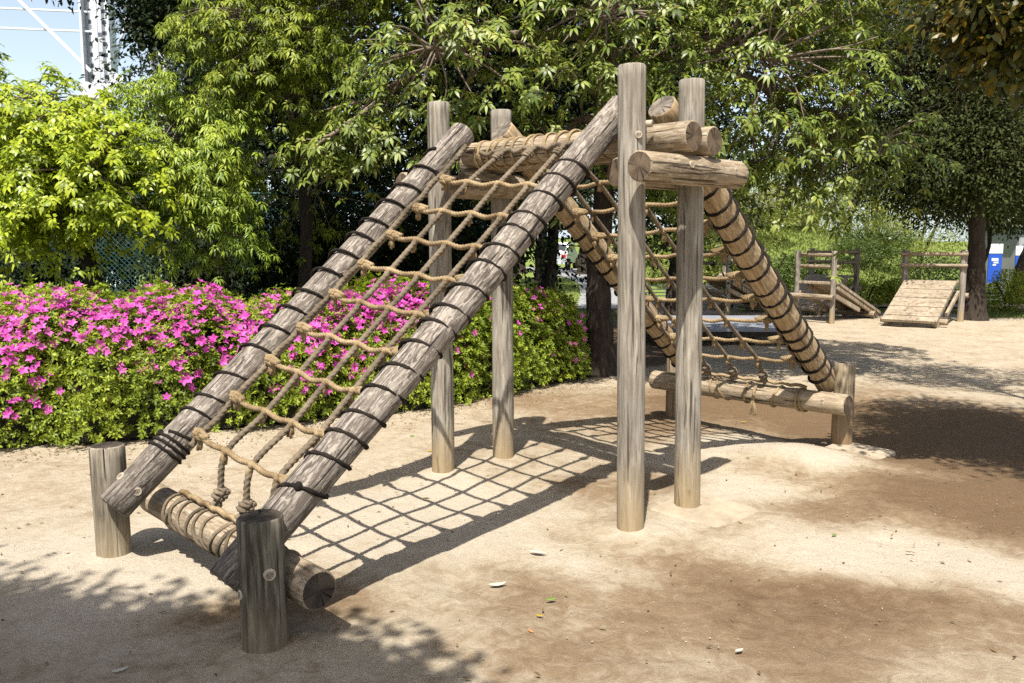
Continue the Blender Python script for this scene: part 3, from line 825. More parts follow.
def tree(name, label, base, trunk, r0, ells, clump_r, kind, leaf, mats, bark, group=None, twig_r=.008, open_=None, seed=0, twigs=True, up=.5, category='tree', shoots=None, clip=None, shell=.42, lift=(-.15, .5)):
    """trunk: points above base; ells: (centre, radii, clumps); leaf: (count per clump, length, width, droop)"""
    global rng
    rng = np.random.default_rng(1000 + seed)
    rnd = random.Random(seed)
    bz = gz(base[0], base[1])
    root = empty(name, (base[0], base[1], bz), label=label, cat=category, group=group)
    org = Vector((base[0], base[1], bz))
    tp = [Vector(p) - Vector((base[0], base[1], 0)) for p in trunk]
    tb = MB()
    pts = spline([Vector((0, 0, -.25))] + tp, 7)
    nP = len(pts)
    rs = [r0 * (1.0 + .55 * math.exp(-max(0, p.z) / .22)) * (1 - .62 * i / nP) * (1 + .05 * math.sin(i * 1.9)) for i, p in enumerate(pts)]
    tb.tube(pts, rs, 12)
    tb.build('trunk', bark, root, True)
    clumps = []
    bb = MB()
    for (c, rad, n) in ells:
        c = np.array(c) - np.array([base[0], base[1], 0])
        rad = np.array(rad)
        d = rand_dirs(n)
        rr = rng.uniform(0, 1, n) ** shell
        P = c + d * rad * rr[:, None]
        if open_: P = P[noise3(P + seed, open_[0], seed + 5) > open_[1]]
        P = P[P[:, 2] > .5]
        if clip is not None:
            keep = clip(P + np.array([base[0], base[1], 0])); P = P[keep]
        clumps.append(P)
        # a limb from the trunk into this mass, then twigs out to the clumps
        j = rnd.randint(int(nP * .55), nP - 1)
        s = pts[j]
        e = Vector(c)
        mid = s.lerp(e, .5) + Vector((rnd.uniform(-.15, .15), rnd.uniform(-.15, .15), .12 * (e - s).length))
        limb = spline([s, mid, e, e + (e - mid) * .35], 6)
        lr = [max(twig_r * 1.5, rs[j] * .62 * (1 - .8 * i / len(limb))) for i in range(len(limb))]
        bb.tube(limb, lr, 7)
        if twigs:
            for q in P:
                q = Vector(q)
                k = min(range(len(limb)), key=lambda i_: (limb[i_] - q).length)
                k = max(0, k - rnd.randint(0, 3))
                a = limb[k]
                md = a.lerp(q, .55) + Vector((rnd.uniform(-.1, .1), rnd.uniform(-.1, .1), rnd.uniform(-.02, .12))) * (q - a).length
                tw = spline([a, md, q], 4)
                bb.tube(tw, [max(.0035, min(lr[k] * .6, twig_r * 1.6) * (1 - .65 * i / len(tw))) for i in range(len(tw))], 5, caps=False)
    bb.build('branches', M_bark_l if kind == 'whorl' else bark, root, True)
    P = np.concatenate(clumps)
    cen = np.concatenate([np.repeat((np.array(c) - np.array([base[0], base[1], 0]))[None], len(q), 0) for (c, _, _), q in zip(ells, clumps)])
    outw = unit(P - cen)
    n, LL, WW, dr = leaf
    if kind == 'whorl':
        o3 = rng.normal(size=(len(P) * n[0], 3)) * clump_r * np.array([1, 1, .28])
        o3[:, 2] -= .55 * (o3[:, 0] ** 2 + o3[:, 1] ** 2) / clump_r
        Q = np.repeat(P, n[0], 0) + o3
        O_ = np.repeat(outw, n[0], 0)
        ax = unit(O_ * .45 + np.array([-.08, -.25, up]) + unit(o3) * .3 + rng.normal(size=Q.shape) * .2)
        a = unit(np.cross(ax, rng.normal(size=ax.shape))); c = np.cross(ax, a)
        nl = n[1]
        B, D, U = [], [], []
        for i in range(nl):
            t = 2 * math.pi * i / nl + rng.uniform(-.3, .3, len(Q))
            d = a * np.cos(t)[:, None] + c * np.sin(t)[:, None] + ax * rng.uniform(*lift, len(Q))[:, None]
            B.append(Q + d * .012); D.append(d); U.append(ax)
        B, D, U = map(np.concatenate, (B, D, U))
        Ls = LL * rng.uniform(.65, 1.15, len(B)); Ws = WW * rng.uniform(.8, 1.15, len(B))
        V, lo, sz = leaf_geo(B, D, U, Ls, Ws, dr)
        # red-tinged young shoots standing in the whorls
        if shoots is not None:
            S = Q[rng.uniform(size=len(Q)) < .45]
            nS = 4
            B2 = np.repeat(S, nS, 0); D2 = unit(np.array([0, 0, .7]) + rng.normal(size=B2.shape) * .55)
            V2, lo2, sz2 = diamond_geo(B2, D2, rng.normal(size=B2.shape), LL * .42, WW * .55)
            link('young_shoots', np_mesh('young_shoots', V2, lo2, sz2), shoots, root)
        # the short stalk under each whorl
    else:
        Q = np.repeat(P, n, 0); O_ = np.repeat(outw, n, 0)
        off = rng.normal(size=Q.shape) * clump_r
        Q = Q + off
        if kind == 'spray':     # hanging narrow leaves
            D = unit(O_ * .5 + unit(off) * .5 + np.array([0, 0, -.75]) + rng.normal(size=Q.shape) * .3)
        else:
            D = unit(O_ * .4 + unit(off) * .5 + np.array([0, 0, -.12]) + rng.normal(size=Q.shape) * .75)
        U = unit(O_ * .35 + np.array([-.15, -.45, .9]) + rng.normal(size=Q.shape) * .4)
        Ls = LL * rng.uniform(.6, 1.2, len(Q)); Ws = WW * rng.uniform(.75, 1.2, len(Q))
        if LL * 100 > 5.5: V, lo, sz = leaf_geo(Q, D, U, Ls, Ws, dr)
        else: V, lo, sz = diamond_geo(Q, D, U, Ls, Ws, dr)
    link('crown', np_mesh('crown', V, lo, sz), mats, root)
    return root

LM_yel = leaf_mat('bright_yellow_green_leaf', [(.12, .18, .010), (.27, .36, .020), (.44, .52, .03), (.54, .59, .06)], .38, .3, spec=.3, dim=.76)
LM_mid = leaf_mat('drooping_oak_leaf', [(.07, .12, .015), (.16, .24, .03), (.31, .39, .04), (.43, .48, .07)], .45, .24, spec=.22, dim=.84)
LM_oak = leaf_mat('olive_oak_leaf', [(.04, .07, .010), (.11, .16, .018), (.27, .33, .03), (.41, .44, .06)], .5, .24, spec=.2, dim=.72)
LM_who = leaf_mat('glossy_whorled_leaf', [(.05, .085, .016), (.14, .20, .03), (.29, .36, .06), (.44, .47, .12)], .42, .2, spec=.35, dim=.66)
LM_red = leaf_mat('young_leaf', [(.20, .28, .05), (.36, .36, .07), (.42, .22, .07), (.35, .09, .06)], .45, .35, (1.2, 1.0, .5))
LM_dark = leaf_mat('dark_evergreen_leaf', [(.010, .020, .006), (.020, .036, .009), (.036, .056, .014)], .65, .12, spec=.15)  # dark leaf green; on backing trees and added shrubs it stands for shade
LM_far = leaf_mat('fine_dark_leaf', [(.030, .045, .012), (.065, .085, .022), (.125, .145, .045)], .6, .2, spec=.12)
LM_pale = leaf_mat('pale_bamboo_leaf', [(.20, .26, .04), (.34, .39, .07), (.46, .48, .13)], .5, .3)
LM_yh = leaf_mat('yellow_hedge_leaf', [(.10, .15, .015), (.28, .33, .03), (.50, .50, .06)], .5, .35, dim=.95)
LM_aut = leaf_mat('bronze_leaf', [(.018, .030, .008), (.05, .07, .012), (.17, .17, .02), (.50, .30, .03)], .42, .4, (1.2, 1., .4))
LM_az = leaf_mat('azalea_leaf', [(.07, .11, .012), (.17, .23, .022), (.31, .38, .03), (.43, .47, .06)], .5, .32, spec=.3, dim=.88)
LM_bloom = leaf_mat('magenta_petal', [(.44, .035, .27), (.56, .075, .38), (.62, .12, .46), (.70, .26, .58)], .6, .3, (1.1, .8, 1.1), .15, 1.0)
LM_bud = leaf_mat('pink_bud', [(.45, .03, .20), (.58, .06, .32)], .5, .2, (1, .8, 1), .3)
LM_grass = leaf_mat('grass_blade', [(.12, .17, .03), (.22, .28, .05), (.34, .36, .10)], .6, .25)

# --- azalea hedges
FRONT = [Vector((x, y, 0)) for x, y in ((-8.0, 4.75), (-6.4, 5.2), (-5.2, 5.6), (-3.75, 6.05), (-2.62, 6.53), (-1.81, 7.05), (-.75, 7.62), (-.12, 8.35), (.50, 8.95), (1.12, 9.85))]
FP = spline(FRONT, 24)
fl = np.concatenate([[0], np.cumsum([(b_ - a).length for a, b_ in zip(FP[:-1], FP[1:])])])
FX = np.array([[p.x, p.y] for p in FP])
def front_at(s):
    p = np.stack([np.interp(s, fl, FX[:, 0]), np.interp(s, fl, FX[:, 1])], -1)
    q = np.stack([np.interp(s + .05, fl, FX[:, 0]), np.interp(s + .05, fl, FX[:, 1])], -1)
    o = np.stack([np.interp(s - .05, fl, FX[:, 0]), np.interp(s - .05, fl, FX[:, 1])], -1)
    t = unit(q - o)
    return p, t, np.stack([-t[:, 1], t[:, 0]], -1)      # point, tangent, inward normal

def hedge(label, s0, s1, end_round, depth, height, n_rosette, flowers, n_bud, seed):
    global rng
    rng = np.random.default_rng(seed)
    c0, _, _ = front_at(np.array([(s0 + s1) / 2]))
    root = empty('azalea_hedge', (float(c0[0, 0]), float(c0[0, 1]), 0), label=label, cat='hedge')
    off = np.array([c0[0, 0], c0[0, 1], 0])
    def surf(s, t, inset=0.0):
        """t 0 front foot .. .40 front shoulder .. .85 back shoulder .. 1 back foot"""
        p, tg, nn = front_at(s)
        e = np.clip((s1 - s) / .75, 0, 1) if end_round else np.ones_like(s)
        e = np.sqrt(np.clip(1 - (1 - e) ** 2, 0.0, 1))
        e2 = np.clip((s - s0) / .3, 0, 1); e2 = np.sqrt(np.clip(1 - (1 - e2) ** 2, 0, 1)) if not end_round else np.ones_like(s)
        lump = .05 * np.sin(s * 5.1 + t * 7) + .04 * np.sin(s * 11.3 - t * 13 + 2) + .035 * np.sin(s * 2.3 + 1) + .03 * np.sin(s * 23 + t * 29)
        D, Hh = depth * (.15 + .85 * e), (height + .04 * np.sin(s * 1.7) + .03 * np.sin(s * 4.3)) * (.25 + .75 * e) * (.7 + .3 * e2)
        # rounded cross-section (superellipse)
        th = math.pi * (1 - t)
        cx, cz = np.cos(th), np.sin(th)
        ex = 2 / 3.2
        ax = np.sign(cx) * np.abs(cx) ** ex; az = np.abs(cz) ** ex
        a = D / 2 + ax * (D / 2 - inset + lump); z = az * (Hh - inset + lump)
        a += .5 * depth * (1 - e) * .9
        P = np.concatenate([p + nn * a[:, None], (z + .02)[:, None]], 1)
        no = np.concatenate([nn * (np.sign(cx) * np.abs(cx) ** (2 - ex))[:, None], (np.abs(cz) ** (2 - ex))[:, None]], 1)
        if end_round: no[:, :2] += tg * ((1 - e) * 1.6)[:, None]
        return P, unit(no)
    # dark solid core added to block light, standing for the inner twigs
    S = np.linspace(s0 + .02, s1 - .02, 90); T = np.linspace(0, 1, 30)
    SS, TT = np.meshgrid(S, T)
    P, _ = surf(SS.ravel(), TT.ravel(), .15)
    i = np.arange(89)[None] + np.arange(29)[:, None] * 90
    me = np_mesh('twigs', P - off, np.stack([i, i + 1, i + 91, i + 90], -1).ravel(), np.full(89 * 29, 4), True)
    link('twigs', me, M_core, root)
    # leaf rosettes
    n = n_rosette
    s = rng.uniform(s0, s1, n); t = rng.uniform(0.0, 1, n) ** 1.15
    P, no = surf(s, t)
    P += no * (rng.uniform(-.16, .045, n) + .05 * np.clip(noise3(P, 9.0, seed), 0, 1))[:, None]
    k = 6
    ax = unit(no * .8 + np.array([0, 0, .35]) + rng.normal(size=P.shape) * .35)
    a = unit(np.cross(ax, rng.normal(size=ax.shape))); c = np.cross(ax, a)
    B, D, U = [], [], []
    for q in range(k):
        ang = 2 * math.pi * q / k + rng.uniform(-.4, .4, n)
        d = a * np.cos(ang)[:, None] + c * np.sin(ang)[:, None] + ax * rng.uniform(.1, 1.0, n)[:, None]
        B.append(P + d * .004); D.append(d); U.append(ax)
    B, D, U = map(np.concatenate, (B, D, U))
    V, lo, sz = diamond_geo(B - off, D, U, .040 * rng.uniform(.6, 1.3, len(B)), .0165 * rng.uniform(.8, 1.25, len(B)))
    link('foliage', np_mesh('foliage', V, lo, sz), LM_az, root)
    # upright young shoots along the top
    n = int((s1 - s0) * 26)
    s = rng.uniform(s0, s1 - .1, n); t = rng.uniform(.3, .85, n)
    P, no = surf(s, t)
    B, D = [], []
    for q in range(n):
        h = rng.uniform(.05, .15)
        kk = 14
        z = rng.uniform(0, h, kk)
        B.append(P[q] + np.stack([rng.normal(size=kk) * .008, rng.normal(size=kk) * .008, z], -1)); dd = rng.normal(size=(kk, 3)); dd[:, 2] = rng.uniform(.4, 1.6, kk); D.append(dd)
    B, D = np.concatenate(B), np.concatenate(D)
    V, lo, sz = diamond_geo(B - off, D, rng.normal(size=D.shape), .05 * rng.uniform(.7, 1.2, len(B)), .016)
    link('new_shoots', np_mesh('new_shoots', V, lo, sz), LM_az, root)
    # blossoms
    fs, ft = flowers(rng, s0, s1)
    P, no = surf(fs, ft)
    cl = noise3(P, 4.2, seed + 3)
    keep = cl + rng.uniform(-.5, .8, len(P)) > -.55
    P, no = P[keep], no[keep]
    P = P + no * rng.uniform(.015, .06, len(P))[:, None]
    ax = unit(no * .7 + np.array([0, -.15, .25]) + rng.normal(size=P.shape) * .35)
    d2 = np.linalg.norm(P - np.array([0, 0, 1.565]), axis=1)
    order = np.argsort(d2)
    def petals(c, axs, scale, r_):
        a = unit(np.cross(axs, r_.normal(size=axs.shape))); q = np.cross(axs, a)
        B, D, U = [], [], []
        for i in range(5):
            t = 2 * math.pi * i / 5
            d = a * math.cos(t) + q * math.sin(t) + axs * .55
            B.append(c); D.append(d); U.append(axs)
        B, D, U = map(np.concatenate, (B, D, U))
        sc = np.tile(scale, 5)
        return diamond_geo(B, D, U, .046 * sc, .0235 * sc, 0.06, .52)
    variants = []
    for q in range(4):
        V, lo, sz = petals(np.zeros((1, 3)), np.array([[0, 0, 1.]]), np.array([1.]), np.random.default_rng(q))
        variants.append(np_mesh('blossom', V, lo, sz)); variants[-1].materials.append(LM_bloom)
    near, rest = order[:100], order[100:]
    for q in near:
        o = bpy.data.objects.new('blossom', variants[int(q) % 4]); COL.objects.link(o); o.parent = root
        mm = axis_matrix(P[q] - off, P[q] - off + ax[q], float(rng.uniform(0, 6)))
        setm(o, mm @ Matrix.Scale(float(rng.uniform(.85, 1.2)), 4))
    if len(rest):
        V, lo, sz = petals(P[rest] - off, ax[rest], rng.uniform(.8, 1.2, len(rest)), rng)
        o = link('blossoms', np_mesh('blossoms', V, lo, sz), LM_bloom, root); o['kind'] = 'stuff'
    n = n_bud
    s = rng.uniform(s0, s1, n); t = rng.uniform(.03, .75, n)
    Pb, nb = surf(s, t)
    Pb = Pb + nb * rng.uniform(.0, .05, n)[:, None]
    D = unit(nb + np.array([0, 0, .5]) + rng.normal(size=nb.shape) * .3)
    Vs = []; 
    for q in range(2):
        U = unit(np.cross(D, rng.normal(size=D.shape)))
        Vs.append(diamond_geo(Pb - off, D, U, .022, .011, 0))
    V = np.concatenate([x[0] for x in Vs]); lo = np.concatenate([Vs[0][1], Vs[1][1] + len(Vs[0][0])]); sz = np.concatenate([x[2] for x in Vs])
    o = link('flower_buds', np_mesh('flower_buds', V, lo, sz), LM_bud, root); o['kind'] = 'stuff'
    return root

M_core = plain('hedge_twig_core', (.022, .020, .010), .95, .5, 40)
S_split = float(np.interp(-.62, FX[:, 0], fl))
def fl_left(r_, s0, s1):
    a = r_.uniform(s0, s1, 1900), r_.normal(.34, .10, 1900)          # thick along the top and shoulder
    b_ = r_.uniform(s0, s1, 850), r_.uniform(.03, .36, 850)             # scattered down the face
    return np.concatenate([a[0], b_[0]]), np.clip(np.concatenate([a[1], b_[1]]), .03, .85)
def fl_right(r_, s0, s1):
    return r_.uniform(s0, s1, 115), r_.uniform(.03, .6, 115)
hedge('long clipped azalea hedge smothered in magenta blossom along the left edge of the sand', 0.0, S_split + .1, False, 1.75, 1.03, 32000, fl_left, 1500, 61)
hedge('rounded green azalea hedge with only a few pink flowers behind the tower posts', S_split - .1, float(fl[-1]), True, 1.45, 1.02, 13500, fl_right, 420, 62)

# --- trees behind the hedge
tree('broadleaf_tree', 'small bright yellow green tree standing behind the left end of the azalea hedge', (-4.45, 8.9),
     [(-4.45, 8.9, .4), (-4.42, 8.9, 1.1), (-4.6, 8.85, 1.9), (-4.7, 8.8, 2.7)], .12,
     [((-5.1, 8.5, 2.50), (1.4, 1.0, .85), 150), ((-4.15, 8.3, 2.25), (.85, .8, .68), 85), ((-5.9, 8.5, 3.05), (.95, .9, .72), 65), ((-4.9, 8.3, 1.9), (1.2, .7, .35), 45), ((-4.6, 8.4, 2.85), (.7, .6, .3), 25)],
     .105, 'whorl', ((14, 7), .070, .031, .42), LM_yel, M_bark_d, seed=1, up=.8, shell=.3, lift=(-.1, .6))
tree('oak_tree', 'mid green oak with drooping narrow leaves, between the bright tree and the dark oak', (-3.35, 9.7),
     [(-3.35, 9.7, .6), (-3.3, 9.65, 1.4), (-3.5, 9.6, 2.3)], .07,
     [((-3.5, 9.0, 2.62), (.82, .65, .80), 105), ((-3.15, 8.9, 2.25), (.6, .6, .5), 50), ((-3.2, 9.0, 1.7), (.7, .5, .3), 16)],
     .11, 'whorl', ((18, 9), .064, .018, .65), LM_mid, M_bark_d, seed=2, up=.9, shell=.3, lift=(-.3, .25))
tree('oak_tree', 'tall olive oak with drooping sprays and a dark interior behind the centre of the hedge', (-2.55, 10.3),
     [(-2.55, 10.3, .8), (-2.5, 10.3, 1.9), (-2.6, 10.2, 3.4), (-2.5, 10.2, 5.2)], .10,
     [((-2.65, 9.2, 3.75), (.95, .8, .65), 110), ((-2.2, 9.7, 5.2), (1.9, 1.5, 1.2), 200), ((-1.5, 10.6, 4.4), (1.1, .9, 1.1), 30), ((-2.5, 10.8, 2.3), (1.2, .6, .9), 20), ((-2.35, 9.7, 2.85), (.6, .4, .4), 10)],
     .13, 'whorl', ((17, 9), .064, .0195, .6), LM_oak, M_bark_d, seed=3, up=.9, shell=.3, lift=(-.25, .25))
# --- the big whorled-leaf tree over the frame
tree('evergreen_tree', 'large glossy evergreen with drooping leaf whorls and red young shoots spreading behind the climbing frame', (1.03, 9.75),
     [(1.02, 9.75, .5), (1.0, 9.75, 1.3), (1.06, 9.8, 2.2), (1.0, 9.7, 3.6), (.9, 9.7, 5.2)], .175,
     [((-.55, 8.4, 3.4), (1.3, .8, .8), 44), ((.9, 8.3, 3.75), (1.5, .9, .9), 56), ((2.3, 8.6, 3.4), (1.5, .9, .9), 64),
      ((3.4, 9.1, 2.7), (1.1, .8, .75), 48), ((2.2, 9.3, 2.3), (1.0, .7, .55), 34), ((.6, 9.2, 5.6), (3.0, 1.8, 1.2), 190), ((-1.6, 8.6, 2.75), (.75, .5, .85), 15), ((.5, 9.4, 2.6), (1.2, .6, .6), 22), ((3.3, 9.4, 4.7), (1.9, 1.3, 1.1), 150)],
     .15, 'whorl', ((12, 8), .088, .032, .45), LM_who, M_bark_d, seed=4, twig_r=.0125, shoots=LM_red, up=.9, shell=.3, lift=(-.25, .35))
for k, (x, y, rx, h) in enumerate(((-3.9, 11.0, .95, 2.3), (-2.6, 11.3, 1.0, 2.4), (-1.3, 11.4, 1.0, 2.2), (-6.1, 10.9, .8, 1.5))):  # added shrubs; their dark leaf colour stands for shade under the oaks
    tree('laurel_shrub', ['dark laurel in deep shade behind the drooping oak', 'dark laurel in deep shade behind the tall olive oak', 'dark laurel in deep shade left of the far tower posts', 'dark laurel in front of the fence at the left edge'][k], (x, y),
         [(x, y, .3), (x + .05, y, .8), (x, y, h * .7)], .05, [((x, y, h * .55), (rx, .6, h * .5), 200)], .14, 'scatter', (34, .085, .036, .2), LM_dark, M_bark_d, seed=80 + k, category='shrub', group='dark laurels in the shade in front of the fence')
# --- backing evergreens added to close the view; dark leaf colour stands for shade
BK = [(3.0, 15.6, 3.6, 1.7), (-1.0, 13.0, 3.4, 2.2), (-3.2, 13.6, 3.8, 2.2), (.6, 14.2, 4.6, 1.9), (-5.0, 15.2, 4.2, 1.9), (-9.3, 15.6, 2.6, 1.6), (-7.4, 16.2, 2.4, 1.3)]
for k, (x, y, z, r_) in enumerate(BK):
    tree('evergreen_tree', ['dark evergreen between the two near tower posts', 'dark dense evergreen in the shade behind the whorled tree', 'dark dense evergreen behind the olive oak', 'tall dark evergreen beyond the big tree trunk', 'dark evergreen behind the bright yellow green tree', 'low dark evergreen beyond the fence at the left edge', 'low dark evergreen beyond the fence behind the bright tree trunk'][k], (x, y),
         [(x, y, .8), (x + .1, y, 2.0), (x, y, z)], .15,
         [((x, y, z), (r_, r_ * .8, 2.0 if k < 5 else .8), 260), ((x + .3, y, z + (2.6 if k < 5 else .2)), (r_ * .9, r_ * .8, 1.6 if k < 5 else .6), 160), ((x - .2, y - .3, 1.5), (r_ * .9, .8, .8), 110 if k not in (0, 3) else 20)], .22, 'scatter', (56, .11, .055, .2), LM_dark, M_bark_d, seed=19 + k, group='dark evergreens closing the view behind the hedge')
# --- tall tree whose dark lower boughs hang into the sky at top left
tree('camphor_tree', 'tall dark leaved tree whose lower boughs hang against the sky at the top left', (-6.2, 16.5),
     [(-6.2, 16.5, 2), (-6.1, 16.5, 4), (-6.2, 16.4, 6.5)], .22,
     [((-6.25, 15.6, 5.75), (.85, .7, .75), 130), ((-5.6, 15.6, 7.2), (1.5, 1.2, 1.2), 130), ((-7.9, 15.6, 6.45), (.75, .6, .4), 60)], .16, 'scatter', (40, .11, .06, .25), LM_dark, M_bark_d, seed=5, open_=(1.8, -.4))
# --- twiggy tree at top right and its neighbours
tree('spreading_tree', 'spreading tree with bare looking twiggy branches against the sky above the small ramps', (9.12, 16.55),
     [(9.12, 16.55, .8), (9.05, 16.5, 1.8), (8.9, 16.3, 3.0), (8.1, 15.8, 4.6)], .21,
     [((8.8, 17.0, 3.25), (2.3, .9, 1.25), 520), ((11.4, 19.6, 3.4), (2.0, 1.0, 1.5), 400), ((7.3, 16.4, 5.2), (2.4, 1.4, 1.2), 330), ((4.8, 15.6, 5.7), (2.4, 1.4, 1.3), 260), ((9.6, 17.0, 5.2), (2.4, 1.2, .9), 300), ((9.5, 17.4, 7.4), (3.5, 2.0, 1.6), 150), ((6.4, 16.6, 3.5), (1.3, .9, .8), 170), ((2.2, 15.6, 6.2), (2.0, 1.4, 1.2), 160), ((8.9, 15.9, 3.35), (2.0, .55, 1.2), 300)],
     .2, 'scatter', (64, .085, .036, .15), LM_far, M_bark_d, seed=6, twig_r=.010)
# --- tree beside the sand on the right, mostly out of frame: its bough hangs in at top right and it shades the sand
tree('overhanging_tree', 'tree at the right of the sand whose bronze tinged bough hangs in at top right', (5.3, 4.2),
     [(5.3, 4.2, .8), (5.2, 4.2, 1.8), (4.8, 4.2, 3.0), (4.2, 4.3, 4.2)], .16,
     [((3.02, 4.95, 2.78), (.55, .4, .30), 100), ((2.66, 4.85, 2.92), (.40, .4, .2), 50), ((3.3, 4.5, 4.7), (.80, 1.15, .5), 330), ((3.1, 3.3, 4.9), (.7, .7, .5), 60), ((4.5, 3.9, 4.8), (1.1, 1.3, .8), 200), ((4.5, 7.0, 4.9), (1.2, 1.1, .5), 120)],
     .10, 'scatter', (40, .062, .032, .3), LM_aut, M_bark_d, seed=7)
# --- tree behind the viewer that throws the shade in the near left corner
tree('shade_tree', 'tree standing behind the viewer that shades the near left corner of the sand', (-3.6, -.9),
     [(-3.6, -.9, 1), (-3.5, -.8, 2.4), (-3.2, -.5, 4.0)], .18,
     [((-2.35, .42, 4.5), (1.05, .48, .40), 640), ((-1.28, .22, 4.4), (.50, .30, .3), 150), ((-3.6, .3, 4.7), (1.2, .8, .8), 300), ((-2.4, -.8, 5.2), (1.8, 1.0, 1.0), 90)], .13, 'scatter', (34, .09, .045, .3), LM_dark, M_bark_d, seed=8)

# --- far park: trees beyond the arch
for k, (x, y, r_) in enumerate(((.05, 24, .16), (.9, 26, .22), (1.5, 31, .16), (-.7, 29, .2), (3.2, 38, .25), (.4, 40, .25), (6.0, 44, .3), (17.5, 41, .3), (24, 43, .3))):
    tree('park_tree', ['slim dark trunk park tree on the lawn seen under the net', 'thick dark trunk park tree on the lawn seen under the net', 'park tree beside the far path', 'park tree at the left of the lawn hidden mostly by posts', 'leafy park tree beyond the end of the path', 'park tree farthest back beyond the lawn', 'park tree beyond the grassy bank', 'park tree beyond the kiosk', 'park tree beyond the right edge of the kiosk'][k], (x, y),
         [(x, y, .9), (x + .05, y, 2.0), (x, y, 3.2)], r_,
         [((x, y, 4.0), (2.4, 2.0, 1.5), 120), ((x, y, 6.5), (2.6, 2.0, 1.8), 80)], .3, 'scatter', (26, .16, .07, .2), LM_dark if k < 4 else LM_far, M_bark_d, seed=40 + k, group='park trees on the far lawn', twigs=False)
# --- bank shrubs
def shrub(name, label, x, y, rx, ry, h, mat, n, leaf, seed, group=None, mode='scatter', stems=5):
    global rng
    rng = np.random.default_rng(500 + seed)
    z0 = gz(x, y)
    root = empty(name, (x, y, z0), label=label, cat='shrub', group=group)
    b = MB()
    rnd = random.Random(seed)
    for k in range(stems):
        a = rnd.uniform(0, 6.28)
        b.tube(spline([(0.15 * rx * math.cos(a), .15 * ry * math.sin(a), -.05), (.3 * rx * math.cos(a), .3 * ry * math.sin(a), h * .4), (.65 * rx * math.cos(a), .65 * ry * math.sin(a), h * .85)], 4), [.02 * h] * 8 + [.008 * h], 5)
    b.build('stems', M_bark_d, root, True)
    d = rand_dirs(n); rr = rng.uniform(0, 1, n) ** .3
    P = d * np.array([rx, ry, h * .5]) * rr[:, None] + np.array([0, 0, h * .55])
    P += .1 * h * np.stack([noise3(P, 6 / h, seed), noise3(P, 6 / h, seed + 1), noise3(P, 6 / h, seed + 2)], -1)
    P = P[P[:, 2] > .02]
    D = unit(P - np.array([0, 0, h * .4]) + rng.normal(size=P.shape) * .5 * h)
    V, lo, sz = diamond_geo(P, D, unit(rng.normal(size=P.shape) * .5 + np.array([0, 0, 1])), leaf[0] * rng.uniform(.6, 1.2, len(P)), leaf[1])
    link('foliage', np_mesh('foliage', V, lo, sz), mat, root)
    return root
BANK = [(7.6, 27.5, 1.3, 1.0, 2.3), (9.3, 29.5, 1.5, 1.0, 2.6), (11.2, 29, 1.6, 1.0, 2.4), (13.2, 30, 1.7, 1.1, 2.3), (8.6, 33, 1.8, 1.0, 3.2), (12.0, 34, 2.2, 1.0, 3.4), (6.0, 26.5, 1.2, .9, 1.5), (15.2, 32.0, 1.9, 1.0, 2.9), (18.9, 34, 2.2, 1.2, 2.6), (6.8, 30.5, 1.3, 1., 2.6), (15.0, 36, 2.4, 1.2, 4.0), (4.6, 29, 1.3, .9, 1.8)]
LB = ['pale airy bamboo clump on the bank just right of the pole', 'pale airy bamboo clump above the twin sided ramp', 'pale clump of bamboo right of the small roof', 'bamboo clump on the bank above the low hedge', 'tall bamboo clump at the top of the bank left of the roof', 'tall bamboo clump at the top of the bank right of the roof', 'low leafy clump at the left foot of the bank', 'leafy clump on the bank behind the front ramp', 'leafy clump on the bank behind the big trunk', 'leafy clump behind the left ramps', 'tallest bamboo clump at the back of the bank', 'leafy clump at the far left of the bank behind the rail']
for k, (x, y, rx, ry, h) in enumerate(BANK):
    shrub('bamboo_clump', LB[k], x, y, rx, ry, h, LM_pale, 3200, (.17, .035), k, 'bamboo and leafy clumps on the bank')
BUSH = [(8.3, 24.4, 1.0, .8, .7), (10.4, 25.2, 1.1, .8, .8), (12.4, 25.0, 1.2, .8, .85), (7.1, 23.6, .8, .6, .6), (11.5, 26.8, 1.3, .8, .9)]
LBU = ['low rounded green bush on the slope left of the low hedge', 'low green bush on the slope behind the low hedge', 'low green bush on the slope behind the front ramp', 'small bush at the foot of the slope beside the twin sided ramp', 'green bush higher up the slope']
for k, (x, y, rx, ry, h) in enumerate(BUSH):
    shrub('slope_bush', LBU[k], x, y, rx, ry, h, leaf_mat('slope_leaf', [(.05, .09, .015), (.11, .17, .03), (.20, .26, .06)], .5, .25) if k == 0 else bpy.data.materials['slope_leaf'], 2600, (.10, .04), 30 + k, 'low bushes on the slope')
HD = [((8.05, 19.2), 'low yellow green hedge clump at the left beside the pink path', .75, .4, .72), ((8.95, 19.3), 'low yellow green hedge clump behind the front ramp', .6, .4, .68),
      ((10.9, 18.3), 'yellow green hedge clump right of the big trunk', .6, .45, .78), ((11.9, 18.1), 'yellow green hedge clump at the right edge', .7, .45, .82), ((13.0, 18.2), 'yellow green hedge clump just out at the right edge', .7, .45, .8)]
for k, ((x, y), lab, rx, ry, h) in enumerate(HD):
    shrub('low_hedge', lab, x, y, rx, ry, h, LM_yh, 2600, (.065, .035), 60 + k, 'low yellow green hedge along the pink path', stems=8)

